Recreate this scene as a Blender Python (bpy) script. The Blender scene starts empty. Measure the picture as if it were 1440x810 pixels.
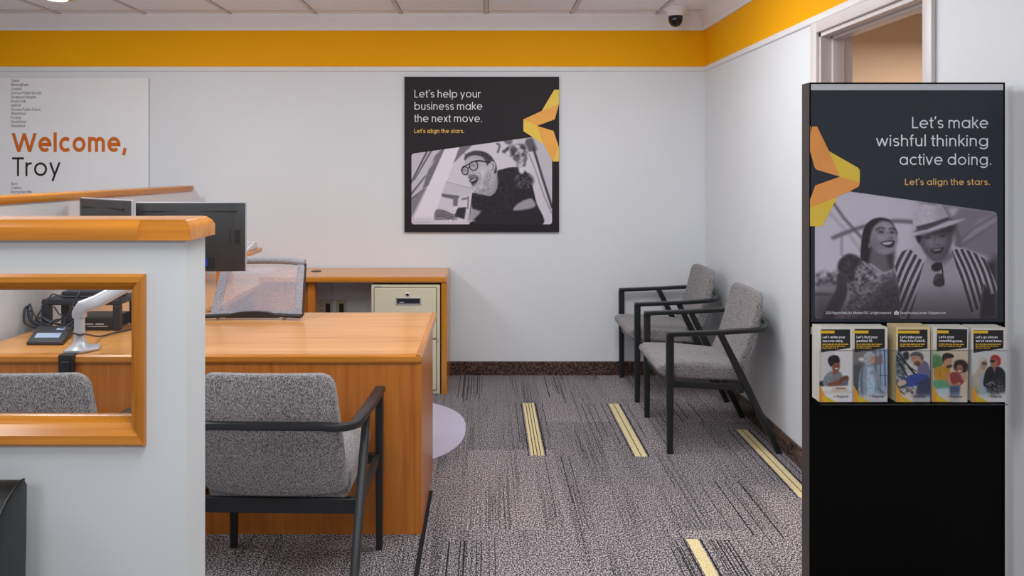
import bpy, bmesh, math, random
import numpy as np
from mathutils import Vector, Matrix

random.seed(7)
RNG = np.random.default_rng(5)
SC = bpy.context.scene
COL = SC.collection
PI = math.pi

# ---------------------------------------------------------------- camera
F = 1080.0                       # focal length in pixels of the 1440 wide frame
H = 1.536                        # eye height
VX, VY = 685.0, 234.0            # where the depth lines meet
cam_d = bpy.data.cameras.new('camera')
cam_d.sensor_fit = 'HORIZONTAL'
cam_d.sensor_width = 36.0
cam_d.lens = 36.0 * F / 1440.0
cam_d.shift_x = (720 - VX) / 1440.0
cam_d.shift_y = (VY - 405) / 1440.0
cam_d.clip_start = 0.05
cam = bpy.data.objects.new('camera', cam_d)
COL.objects.link(cam)
cam.location = (0, 0, H)
cam.rotation_euler = (PI / 2, 0, 0)
SC.camera = cam


def P(px, py, D):
    return Vector(((px - VX) * D / F, D, H - (py - VY) * D / F))


# ---------------------------------------------------------------- view, world, lights
vs = SC.view_settings
vs.view_transform = 'Standard'
vs.look = 'None'
vs.gamma = 1.0
vs.exposure = 0.0
vs.use_curve_mapping = False

world = bpy.data.worlds.new('world')
SC.world = world
world.use_nodes = True
wn = world.node_tree.nodes
wn['Background'].inputs['Color'].default_value = (0.93, 0.95, 1.0, 1)
wn['Background'].inputs['Strength'].default_value = 0.40


def area(name, loc, size, power, color=(1, 1, 1), rot=(0, 0, 0)):
    d = bpy.data.lights.new(name, 'AREA')
    d.shape = 'RECTANGLE'
    d.size, d.size_y = size
    d.energy = power
    d.color = color
    o = bpy.data.objects.new(name, d)
    o.location = loc
    o.rotation_euler = rot
    COL.objects.link(o)
    return o


LAMP = (0.955, 0.985, 1.0)
for (lx, ly, pw) in ((-2.3, 3.4, 24), (0.45, 3.6, 26), (-2.4, 1.2, 22), (-0.1, 1.0, 28), (-1.0, -1.4, 38), (0.7, -1.0, 14)):
    area('ceiling_lamp', (lx, ly, 2.62), (0.6, 1.2), pw, LAMP)


def fill_light(name, loc, power, r=0.16):  # soft fill light added out of view to brighten the ceiling, no fixture
    d = bpy.data.lights.new(name, 'POINT')
    d.energy = power
    d.color = LAMP
    d.shadow_soft_size = r
    o = bpy.data.objects.new(name, d)
    o.location = loc
    COL.objects.link(o)


fill_light('unseen_fill_light', (-2.3, 3.7, 2.40), 12)
fill_light('unseen_fill_light', (0.70, 3.9, 2.42), 8)
fill_light('unseen_fill_light', (-0.7, 3.6, 2.35), 9)
fill_light('unseen_fill_light', (-0.6, 1.8, 2.20), 9)
area('side_room_lamp', (2.9, 3.9, 2.35), (0.6, 0.6), 40, (1.0, 0.95, 0.87))

# ---------------------------------------------------------------- materials


def s2l(c):
    out = []
    for v in c:
        v = v / 255.0
        out.append(v / 12.92 if v <= 0.04045 else ((v + 0.055) / 1.055) ** 2.4)
    return out


def base_mat(name):
    m = bpy.data.materials.new(name)
    m.use_nodes = True
    nt = m.node_tree
    return m, nt, nt.nodes['Principled BSDF']


def coords(nt, scale=(1, 1, 1), kind='Object'):
    tc = nt.nodes.new('ShaderNodeTexCoord')
    mp = nt.nodes.new('ShaderNodeMapping')
    mp.inputs['Scale'].default_value = scale
    nt.links.new(tc.outputs[kind], mp.inputs['Vector'])
    return mp.outputs['Vector']


def noise(nt, vec, scale, detail=3, rough=0.55, dist=0.0):
    n = nt.nodes.new('ShaderNodeTexNoise')
    n.inputs['Scale'].default_value = scale
    n.inputs['Detail'].default_value = detail
    n.inputs['Roughness'].default_value = rough
    n.inputs['Distortion'].default_value = dist
    nt.links.new(vec, n.inputs['Vector'])
    return n.outputs['Fac']


def ramp(nt, fac, stops):
    r = nt.nodes.new('ShaderNodeValToRGB')
    els = r.color_ramp.elements
    while len(els) < len(stops):
        els.new(0.5)
    for e, (p, c) in zip(els, stops):
        e.position = p
        e.color = (*c, 1)
    nt.links.new(fac, r.inputs['Fac'])
    return r.outputs['Color']


def bump(nt, b, fac, strength, dist=0.002):
    n = nt.nodes.new('ShaderNodeBump')
    n.inputs['Strength'].default_value = strength
    n.inputs['Distance'].default_value = dist
    nt.links.new(fac, n.inputs['Height'])
    nt.links.new(n.outputs['Normal'], b.inputs['Normal'])


def paint(name, rgb, rough=0.6, var=0.04, scale=6.0, metal=0.0, bmp=0.0, bscale=300, spec=0.5, coat=0.0):
    m, nt, b = base_mat(name)
    c = s2l(rgb)
    v = coords(nt)
    f = noise(nt, v, scale, 3)
    lo = [x * (1 - var) for x in c]
    hi = [min(1, x * (1 + var)) for x in c]
    nt.links.new(ramp(nt, f, [(0.3, lo), (0.7, hi)]), b.inputs['Base Color'])
    b.inputs['Roughness'].default_value = rough
    b.inputs['Metallic'].default_value = metal
    b.inputs['Specular IOR Level'].default_value = spec
    b.inputs['Coat Weight'].default_value = coat
    if bmp:
        bump(nt, b, noise(nt, v, bscale, 2), bmp)
    return m


def wood(name, light, mid, dark, axis='X', rough=0.3, coat=0.25):
    m, nt, b = base_mat(name)
    sc = {'X': (1.0, 22, 22), 'Y': (22, 1.0, 22), 'Z': (22, 22, 1.0)}[axis]
    v = coords(nt, sc)
    f1 = noise(nt, v, 1.3, 5, 0.6, 0.4)
    sc2 = {'X': (4, 240, 240), 'Y': (240, 4, 240), 'Z': (240, 240, 4)}[axis]
    v2 = coords(nt, sc2)
    f2 = noise(nt, v2, 1.0, 2, 0.5)
    mx = nt.nodes.new('ShaderNodeMath')
    mx.operation = 'MULTIPLY_ADD'
    nt.links.new(f2, mx.inputs[0])
    mx.inputs[1].default_value = 0.28
    nt.links.new(f1, mx.inputs[2])
    sub = nt.nodes.new('ShaderNodeMath')
    sub.operation = 'SUBTRACT'
    nt.links.new(mx.outputs[0], sub.inputs[0])
    sub.inputs[1].default_value = 0.14
    col = ramp(nt, sub.outputs[0], [(0.25, s2l(dark)), (0.5, s2l(mid)), (0.78, s2l(light))])
    nt.links.new(col, b.inputs['Base Color'])
    b.inputs['Roughness'].default_value = rough
    b.inputs['Coat Weight'].default_value = coat
    b.inputs['Coat Roughness'].default_value = 0.16
    return m


def fabric(name, dark, light):
    m, nt, b = base_mat(name)
    v = coords(nt, (1, 1, 0.8))
    f = noise(nt, v, 520, 2, 0.7)
    v2 = coords(nt, (330, 330, 130))
    f2 = noise(nt, v2, 1.0, 2, 0.6)
    a = nt.nodes.new('ShaderNodeMath')
    a.operation = 'ADD'
    nt.links.new(f, a.inputs[0])
    nt.links.new(f2, a.inputs[1])
    h = nt.nodes.new('ShaderNodeMath')
    h.operation = 'MULTIPLY'
    nt.links.new(a.outputs[0], h.inputs[0])
    h.inputs[1].default_value = 0.5
    nt.links.new(ramp(nt, h.outputs[0], [(0.41, s2l(dark)), (0.60, s2l(light))]), b.inputs['Base Color'])
    b.inputs['Roughness'].default_value = 0.95
    b.inputs['Specular IOR Level'].default_value = 0.15
    b.inputs['Sheen Weight'].default_value = 0.15
    bump(nt, b, h.outputs[0], 0.5, 0.001)
    return m


M = {}
M['wall'] = paint('wall_paint', (226, 228, 232), 0.55, 0.012, 2.0, bmp=0.05, bscale=160)
M['yellow'] = paint('yellow_wall_paint', (246, 172, 0), 0.6, 0.02, 1.5, spec=0.15)
M['trim'] = paint('white_trim_paint', (232, 230, 232), 0.4, 0.012, 3)
M['casing'] = paint('door_casing_paint', (214, 206, 206), 0.4, 0.02, 3)
M['beige'] = paint('beige_wall_paint', (206, 176, 148), 0.6, 0.02, 2)
M['tile'] = paint('ceiling_tile', (238, 242, 250), 0.9, 0.03, 14, bmp=0.25, bscale=130)
M['grid'] = paint('ceiling_grid_bar', (208, 208, 212), 0.6, 0.02, 5)
M['part'] = paint('partition_paint', (214, 217, 219), 0.5, 0.015, 3, bmp=0.10, bscale=60)
M['oak_x'] = wood('honey_wood_lengthwise', (232, 170, 102), (219, 152, 82), (198, 128, 60), 'X')  # desktop wood, paler with the reflected light put into its colour
M['oak_y'] = wood('honey_wood_depthwise', (232, 170, 102), (219, 152, 82), (198, 128, 60), 'Y')  # same pale desktop tone, reflection included, grain running in depth
M['oak_z'] = wood('honey_wood_upright_shaded', (208, 132, 54), (194, 114, 40), (172, 94, 28), 'Z', 0.35, 0.15)  # same wood darker, the shade on upright panels put into its colour
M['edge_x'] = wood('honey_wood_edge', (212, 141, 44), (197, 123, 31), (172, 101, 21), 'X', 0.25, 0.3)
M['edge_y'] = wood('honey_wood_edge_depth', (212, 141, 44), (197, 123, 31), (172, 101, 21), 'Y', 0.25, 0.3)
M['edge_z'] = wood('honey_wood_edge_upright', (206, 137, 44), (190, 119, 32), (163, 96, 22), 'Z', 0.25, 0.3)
M['fabric'] = fabric('heather_grey_fabric', (52, 49, 50), (186, 180, 181))
M['black'] = paint('black_lacquered_wood', (29, 32, 35), 0.34, 0.1, 8)
M['plastic'] = paint('black_plastic', (34, 34, 37), 0.42, 0.08, 20)
M['plastic_g'] = paint('grey_black_plastic', (52, 52, 55), 0.5, 0.06, 20)
M['navy'] = paint('dark_blue_black_plastic', (30, 34, 46), 0.45, 0.08, 20)
M['silver'] = paint('satin_silver', (196, 196, 202), 0.38, 0.03, 10, metal=0.35)
M['chrome'] = paint('bright_metal', (205, 205, 208), 0.2, 0.03, 10, metal=1.0)
M['white'] = paint('white_plastic', (232, 232, 234), 0.4, 0.02, 10)
M['cream'] = paint('cream_enamelled_steel', (216, 208, 180), 0.4, 0.015, 5)
M['cream_d'] = paint('cream_steel_gap', (120, 114, 94), 0.5, 0.02, 5)
M['granite'] = None
M['leather'] = paint('black_leather', (15, 17, 17), 0.34, 0.12, 30, bmp=0.25, bscale=420)
M['mat'] = paint('lavender_chair_mat', (200, 192, 214), 0.3, 0.02, 4)
M['screen'] = paint('pale_blue_display', (170, 186, 214), 0.25, 0.05, 30)
M['ivory'] = paint('ivory_outlet_plate', (206, 196, 172), 0.45, 0.02, 10)
M['board'] = paint('sign_board_white', (240, 238, 240), 0.45, 0.01, 3)
M['poster'] = paint('poster_dark_print', (42, 36, 41), 0.55, 0.03, 3, spec=0.2)
M['kposter'] = paint('kiosk_dark_print', (40, 47, 55), 0.42, 0.06, 2, spec=0.3)
M['kblack'] = paint('kiosk_black_board', (4, 5, 5), 0.6, 0.1, 3, spec=0.08)
M['kside'] = paint('kiosk_bronze_edge', (62, 54, 54), 0.45, 0.05, 8)
M['txt_white'] = paint('white_ink', (238, 236, 242), 0.5, 0.01, 5)
M['txt_kwhite'] = paint('pale_ink', (226, 226, 234), 0.5, 0.01, 5)
M['txt_yellow'] = paint('yellow_ink', (240, 196, 84), 0.5, 0.02, 5)
M['txt_kyellow'] = paint('amber_ink', (224, 178, 104), 0.5, 0.02, 5)
M['txt_orange'] = paint('orange_ink', (214, 106, 16), 0.5, 0.02, 5)
M['txt_black'] = paint('black_ink', (12, 12, 13), 0.5, 0.05, 5)
M['txt_grey'] = paint('grey_ink', (96, 94, 96), 0.5, 0.02, 5)
M['star_y'] = paint('star_yellow_print', (242, 204, 70), 0.5, 0.04, 12)
M['star_o'] = paint('star_orange_print', (244, 172, 72), 0.5, 0.05, 12)
M['kstar_y'] = paint('star_gold_print', (220, 186, 60), 0.5, 0.05, 10)
M['kstar_o'] = paint('star_copper_print', (226, 148, 74), 0.5, 0.06, 10)
M['paper'] = paint('brochure_paper', (216, 210, 202), 0.55, 0.03, 10)
M['dome'] = paint('smoked_dome', (14, 13, 14), 0.08, 0.05, 8)
M['lamp_cone'] = paint('lamp_reflector', (215, 215, 215), 0.15, 0.05, 60, metal=1.0)


def granite():
    m, nt, b = base_mat('dark_granite')
    v = coords(nt)
    f = noise(nt, v, 70, 4, 0.75)
    c = ramp(nt, f, [(0.36, s2l((26, 22, 22))), (0.5, s2l((70, 52, 46))), (0.62, s2l((120, 96, 84))), (0.7, s2l((40, 34, 34)))])
    nt.links.new(c, b.inputs['Base Color'])
    b.inputs['Roughness'].default_value = 0.18
    return m


M['granite'] = granite()


def carpet():
    m, nt, b = base_mat('grey_streaked_carpet')
    L = nt.links
    v = coords(nt)
    sep = nt.nodes.new('ShaderNodeSeparateXYZ')
    L.new(v, sep.inputs[0])

    def math_(op, a, bb=None, c=None):
        n = nt.nodes.new('ShaderNodeMath')
        n.operation = op
        for i, val in enumerate((a, bb, c)):
            if val is None:
                continue
            if isinstance(val, (int, float)):
                n.inputs[i].default_value = val
            else:
                L.new(val, n.inputs[i])
        return n.outputs[0]
    # planks 0.457 x 0.914 in ashlar rows
    cx = math_('FLOOR', math_('DIVIDE', math_('ADD', sep.outputs['X'], 0.10), 0.457))
    half = math_('MULTIPLY', math_('FLOORED_MODULO', cx, 2.0), 0.457)
    cy = math_('FLOOR', math_('DIVIDE', math_('ADD', math_('ADD', sep.outputs['Y'], 0.41), half), 0.914))
    cb = nt.nodes.new('ShaderNodeCombineXYZ')
    L.new(cx, cb.inputs[0])
    L.new(cy, cb.inputs[1])
    wn_ = nt.nodes.new('ShaderNodeTexWhiteNoise')
    wn_.noise_dimensions = '2D'
    L.new(cb.outputs[0], wn_.inputs['Vector'])
    # streak field: stretched along Y, shifted per plank
    st = nt.nodes.new('ShaderNodeCombineXYZ')
    L.new(math_('MULTIPLY', sep.outputs['X'], 125.0), st.inputs[0])
    L.new(math_('MULTIPLY', sep.outputs['Y'], 1.1), st.inputs[1])
    L.new(math_('MULTIPLY', wn_.outputs['Value'], 40.0), st.inputs[2])
    streak = noise(nt, st.outputs[0], 1.0, 2, 0.6)
    st2 = nt.nodes.new('ShaderNodeCombineXYZ')
    L.new(math_('MULTIPLY', sep.outputs['X'], 6.0), st2.inputs[0])
    L.new(math_('MULTIPLY', sep.outputs['Y'], 0.8), st2.inputs[1])
    L.new(math_('MULTIPLY', wn_.outputs['Value'], 17.0), st2.inputs[2])
    zone = noise(nt, st2.outputs[0], 1.0, 1, 0.5)
    fine = noise(nt, coords(nt, (1.0, 0.7, 1)), 175, 1, 0.6)
    dark = ramp(nt, streak, [(0.40, (1, 1, 1)), (0.53, (0, 0, 0))])
    zn = ramp(nt, zone, [(0.44, (0.10, 0.10, 0.10)), (0.62, (1, 1, 1))])
    speck = ramp(nt, fine, [(0.35, s2l((38, 35, 37))), (0.49, s2l((116, 109, 112))), (0.64, s2l((212, 203, 205)))])
    brk = ramp(nt, fine, [(0.38, (1, 1, 1)), (0.60, (0.45, 0.45, 0.45))])
    f = math_('MULTIPLY', math_('MULTIPLY', dark, zn), 0.85)
    f = math_('MULTIPLY', f, brk)
    mix = nt.nodes.new('ShaderNodeMix')
    mix.data_type = 'RGBA'
    L.new(f, mix.inputs['Factor'])
    L.new(speck, mix.inputs['A'])
    mix.inputs['B'].default_value = (*s2l((22, 21, 23)), 1)
    # tint per plank
    tint = ramp(nt, wn_.outputs['Value'], [(0.0, (0.80, 0.80, 0.81)), (1.0, (1.08, 1.06, 1.06))])
    mul = nt.nodes.new('ShaderNodeMix')
    mul.data_type = 'RGBA'
    mul.blend_type = 'MULTIPLY'
    mul.inputs['Factor'].default_value = 1.0
    L.new(mix.outputs['Result'], mul.inputs['A'])
    L.new(tint, mul.inputs['B'])
    L.new(mul.outputs['Result'], b.inputs['Base Color'])
    b.inputs['Roughness'].default_value = 1.0
    b.inputs['Specular IOR Level'].default_value = 0.05
    bump(nt, b, fine, 0.6, 0.003)
    return m


M['carpet'] = carpet()


def carpet_accent(name, dark, light):
    m, nt, b = base_mat(name)
    f = noise(nt, coords(nt, (1, 0.7, 1)), 300, 2, 0.8)
    nt.links.new(ramp(nt, f, [(0.32, s2l(dark)), (0.62, s2l(light))]), b.inputs['Base Color'])
    b.inputs['Roughness'].default_value = 1.0
    b.inputs['Specular IOR Level'].default_value = 0.05
    return m


M['carpet_y'] = carpet_accent('yellow_carpet_yarn', (172, 148, 100), (248, 232, 184))
M['carpet_k'] = carpet_accent('black_carpet_yarn', (14, 14, 16), (52, 50, 54))


def glass(name, tint=(1, 1, 1), rough=0.02, ior=1.3):
    m, nt, b = base_mat(name)
    nt.nodes.remove(b)
    out = nt.nodes['Material Output']
    tr = nt.nodes.new('ShaderNodeBsdfTransparent')
    tr.inputs['Color'].default_value = (*tint, 1)
    gl = nt.nodes.new('ShaderNodeBsdfGlossy')
    gl.inputs['Roughness'].default_value = rough
    fr = nt.nodes.new('ShaderNodeFresnel')
    fr.inputs['IOR'].default_value = ior
    mx = nt.nodes.new('ShaderNodeMixShader')
    nt.links.new(fr.outputs[0], mx.inputs[0])
    nt.links.new(tr.outputs[0], mx.inputs[1])
    nt.links.new(gl.outputs[0], mx.inputs[2])
    nt.links.new(mx.outputs[0], out.inputs['Surface'])
    return m


def lit_mat():
    m, nt, b = base_mat('lit_lamp')
    f = noise(nt, coords(nt), 40, 2)
    nt.links.new(ramp(nt, f, [(0.3, (0.9, 0.88, 0.84)), (0.7, (1, 1, 1))]), b.inputs['Emission Color'])
    b.inputs['Emission Strength'].default_value = 1.3
    return m


M['lit'] = lit_mat()
M['glass'] = glass('clear_glass', (0.97, 0.98, 0.98))
M['acrylic'] = glass('clear_acrylic', (0.985, 0.985, 0.99), 0.08, 1.10)


def mesh_cloth():
    m, nt, b = base_mat('pale_grey_chair_mesh')
    v = coords(nt)
    f = noise(nt, coords(nt, (60, 60, 500)), 1, 2)
    nt.links.new(ramp(nt, f, [(0.3, s2l((176, 170, 182))), (0.7, s2l((212, 206, 216)))]), b.inputs['Base Color'])
    b.inputs['Roughness'].default_value = 0.8
    b.inputs['Alpha'].default_value = 0.55
    return m


M['meshcloth'] = mesh_cloth()
M['meshband'] = fabric('grey_mesh_border', (120, 119, 127), (188, 186, 196))


def attr_mat(name, rough=0.5, spec=0.35):
    m, nt, b = base_mat(name)
    a = nt.nodes.new('ShaderNodeVertexColor')
    a.layer_name = 'ink'
    nt.links.new(a.outputs['Color'], b.inputs['Base Color'])
    b.inputs['Roughness'].default_value = rough
    b.inputs['Specular IOR Level'].default_value = spec
    return m


M['print'] = attr_mat('photographic_print')

# ---------------------------------------------------------------- mesh helpers


def B():
    return bmesh.new()


def box(bm, x0, x1, y0, y1, z0, z1, bev=0.0, seg=2, mi=0):
    vs_ = [bm.verts.new(c) for c in ((x0, y0, z0), (x1, y0, z0), (x1, y1, z0), (x0, y1, z0), (x0, y0, z1), (x1, y0, z1), (x1, y1, z1), (x0, y1, z1))]
    fs = [bm.faces.new([vs_[i] for i in q]) for q in ((3, 2, 1, 0), (4, 5, 6, 7), (0, 1, 5, 4), (1, 2, 6, 5), (2, 3, 7, 6), (3, 0, 4, 7))]
    for f in fs:
        f.material_index = mi
    if bev:
        es = list({e for f in fs for e in f.edges})
        r = bmesh.ops.bevel(bm, geom=es, offset=bev, segments=seg, profile=0.5, affect='EDGES', clamp_overlap=True)
        for f in r['faces']:
            f.material_index = mi
    return fs


def prism(bm, pts, axis, a0, a1, bev=0.0, seg=2, mi=0):
    """polygon pts extruded along an axis: axis X takes (y,z), Y takes (x,z), Z takes (x,y)"""
    def mk(p, a):
        return {'X': (a, p[0], p[1]), 'Y': (p[0], a, p[1]), 'Z': (p[0], p[1], a)}[axis]
    A = [bm.verts.new(mk(p, a0)) for p in pts]
    C = [bm.verts.new(mk(p, a1)) for p in pts]
    n = len(pts)
    fs = [bm.faces.new(A), bm.faces.new(C[::-1])]
    for i in range(n):
        fs.append(bm.faces.new([A[i], C[i], C[(i + 1) % n], A[(i + 1) % n]]))
    for f in fs:
        f.material_index = mi
    bmesh.ops.recalc_face_normals(bm, faces=fs)
    if bev:
        es = list({e for f in fs for e in f.edges})
        r = bmesh.ops.bevel(bm, geom=es, offset=bev, segments=seg, profile=0.5, affect='EDGES', clamp_overlap=True)
        for f in r['faces']:
            f.material_index = mi
    return fs


def sweep(bm, pts, prof, up=(0, 0, 1), scales=None, cap=True, mi=0, closed=False):
    """prof: list of (side, up) offsets"""
    pts = [Vector(p) for p in pts]
    up = Vector(up)
    n = len(pts)
    rings = []
    for i, p in enumerate(pts):
        if closed:
            t = (pts[(i + 1) % n] - pts[i - 1]).normalized()
        else:
            t = (pts[min(i + 1, n - 1)] - pts[max(i - 1, 0)]).normalized()
        side = t.cross(up)
        if side.length < 1e-4:
            side = t.cross(Vector((0, 1, 0)))
        side.normalize()
        u = side.cross(t).normalized()
        s = scales[i] if scales else 1.0
        if not isinstance(s, tuple):
            s = (s, s)
        rings.append([bm.verts.new(p + side * a * s[0] + u * b_ * s[1]) for a, b_ in prof])
    m = len(prof)
    fs = []
    for i in range(n if closed else n - 1):
        a, b_ = rings[i], rings[(i + 1) % n]
        for j in range(m):
            fs.append(bm.faces.new([a[j], a[(j + 1) % m], b_[(j + 1) % m], b_[j]]))
    if cap and not closed:
        fs.append(bm.faces.new(rings[0][::-1]))
        fs.append(bm.faces.new(rings[-1]))
    for f in fs:
        f.material_index = mi
    bmesh.ops.recalc_face_normals(bm, faces=fs)
    return fs


def circ(r, n=12):
    return [(r * math.cos(2 * PI * i / n), r * math.sin(2 * PI * i / n)) for i in range(n)]


def rrect(w, h, r=0.004, n=3):
    out = []
    for cx, cy, a0 in ((w / 2 - r, h / 2 - r, 0), (-w / 2 + r, h / 2 - r, 90), (-w / 2 + r, -h / 2 + r, 180), (w / 2 - r, -h / 2 + r, 270)):
        for k in range(n + 1):
            a = math.radians(a0 + 90 * k / n)
            out.append((cx + r * math.cos(a), cy + r * math.sin(a)))
    return out


def tube(bm, pts, r, n=10, mi=0):
    return sweep(bm, pts, circ(r, n), mi=mi)


def lathe(bm, prof, c, n=28, mi=0, axis='Z'):
    rings = []
    for r, z in prof:
        ring = []
        for i in range(n):
            a = 2 * PI * i / n
            if axis == 'Z':
                ring.append(bm.verts.new((c[0] + r * math.cos(a), c[1] + r * math.sin(a), c[2] + z)))
            else:
                ring.append(bm.verts.new((c[0] + r * math.cos(a), c[1] + z, c[2] + r * math.sin(a))))
        rings.append(ring)
    fs = []
    for a, b_ in zip(rings, rings[1:]):
        for i in range(n):
            fs.append(bm.faces.new([a[i], a[(i + 1) % n], b_[(i + 1) % n], b_[i]]))
    fs.append(bm.faces.new(rings[0][::-1]))
    fs.append(bm.faces.new(rings[-1]))
    for f in fs:
        f.material_index = mi
    bmesh.ops.recalc_face_normals(bm, faces=fs)
    return fs


def catmull(pts, n=6, closed=False):
    pts = [Vector(p) for p in pts]
    N = len(pts)
    out = []
    for i in range(N if closed else N - 1):
        if closed:
            p0, p1, p2, p3 = pts[i - 1], pts[i], pts[(i + 1) % N], pts[(i + 2) % N]
        else:
            p0, p1, p2, p3 = pts[max(i - 1, 0)], pts[i], pts[i + 1], pts[min(i + 2, N - 1)]
        for k in range(n):
            t = k / n
            out.append(0.5 * ((2 * p1) + (p2 - p0) * t + (2 * p0 - 5 * p1 + 4 * p2 - p3) * t * t + (3 * p1 - p0 - 3 * p2 + p3) * t ** 3))
    if not closed:
        out.append(pts[-1])
    return out


ORG = {}


def mk(name, bm, mats, parent=None, loc=(0, 0, 0), smooth=None):
    """links a bmesh (given in world coordinates) as one mesh object; a parent's place is taken out"""
    o_ = ORG[parent] if parent else Vector(loc)
    bm.transform(Matrix.Translation(-o_))
    me = bpy.data.meshes.new(name)
    bm.to_mesh(me)
    bm.free()
    for m in (mats if isinstance(mats, (list, tuple)) else [mats]):
        me.materials.append(M[m])
    if smooth:
        me.shade_smooth()
        me.set_sharp_from_angle(angle=math.radians(smooth))
    o = bpy.data.objects.new(name, me)
    COL.objects.link(o)
    ORG[o] = o_
    if parent:
        o.parent = parent
    else:
        o.location = o_
    return o


def tag(o, label, cat, group=None):
    o['label'] = label
    o['category'] = cat
    if group:
        o['group'] = group
    return o


def thing(name, label, cat, loc=(0, 0, 0), group=None):
    o = bpy.data.objects.new(name, None)
    o.empty_display_size = 0.05
    COL.objects.link(o)
    o.location = loc
    ORG[o] = Vector(loc)
    return tag(o, label, cat, group)


def struct(name, bm, mats, smooth=None):
    o = mk(name, bm, mats, smooth=smooth)
    o['kind'] = 'structure'
    return o


def dup(root, loc, rotz=None):
    r = root.copy()
    COL.objects.link(r)
    r.location = loc
    if rotz is not None:
        r.rotation_euler = (0, 0, rotz)
    for ch in list(root.children):
        c = ch.copy()
        COL.objects.link(c)
        c.parent = r
        for g in list(ch.children):
            d = g.copy()
            COL.objects.link(d)
            d.parent = c
    return r


# ---------------------------------------------------------------- lettering: a geometric sans drawn as strokes


def arc(cx, cy, rx, ry, a0, a1, n=14):
    return [(cx + rx * math.cos(math.radians(a0 + (a1 - a0) * i / n)), cy + ry * math.sin(math.radians(a0 + (a1 - a0) * i / n))) for i in range(n + 1)]


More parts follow.
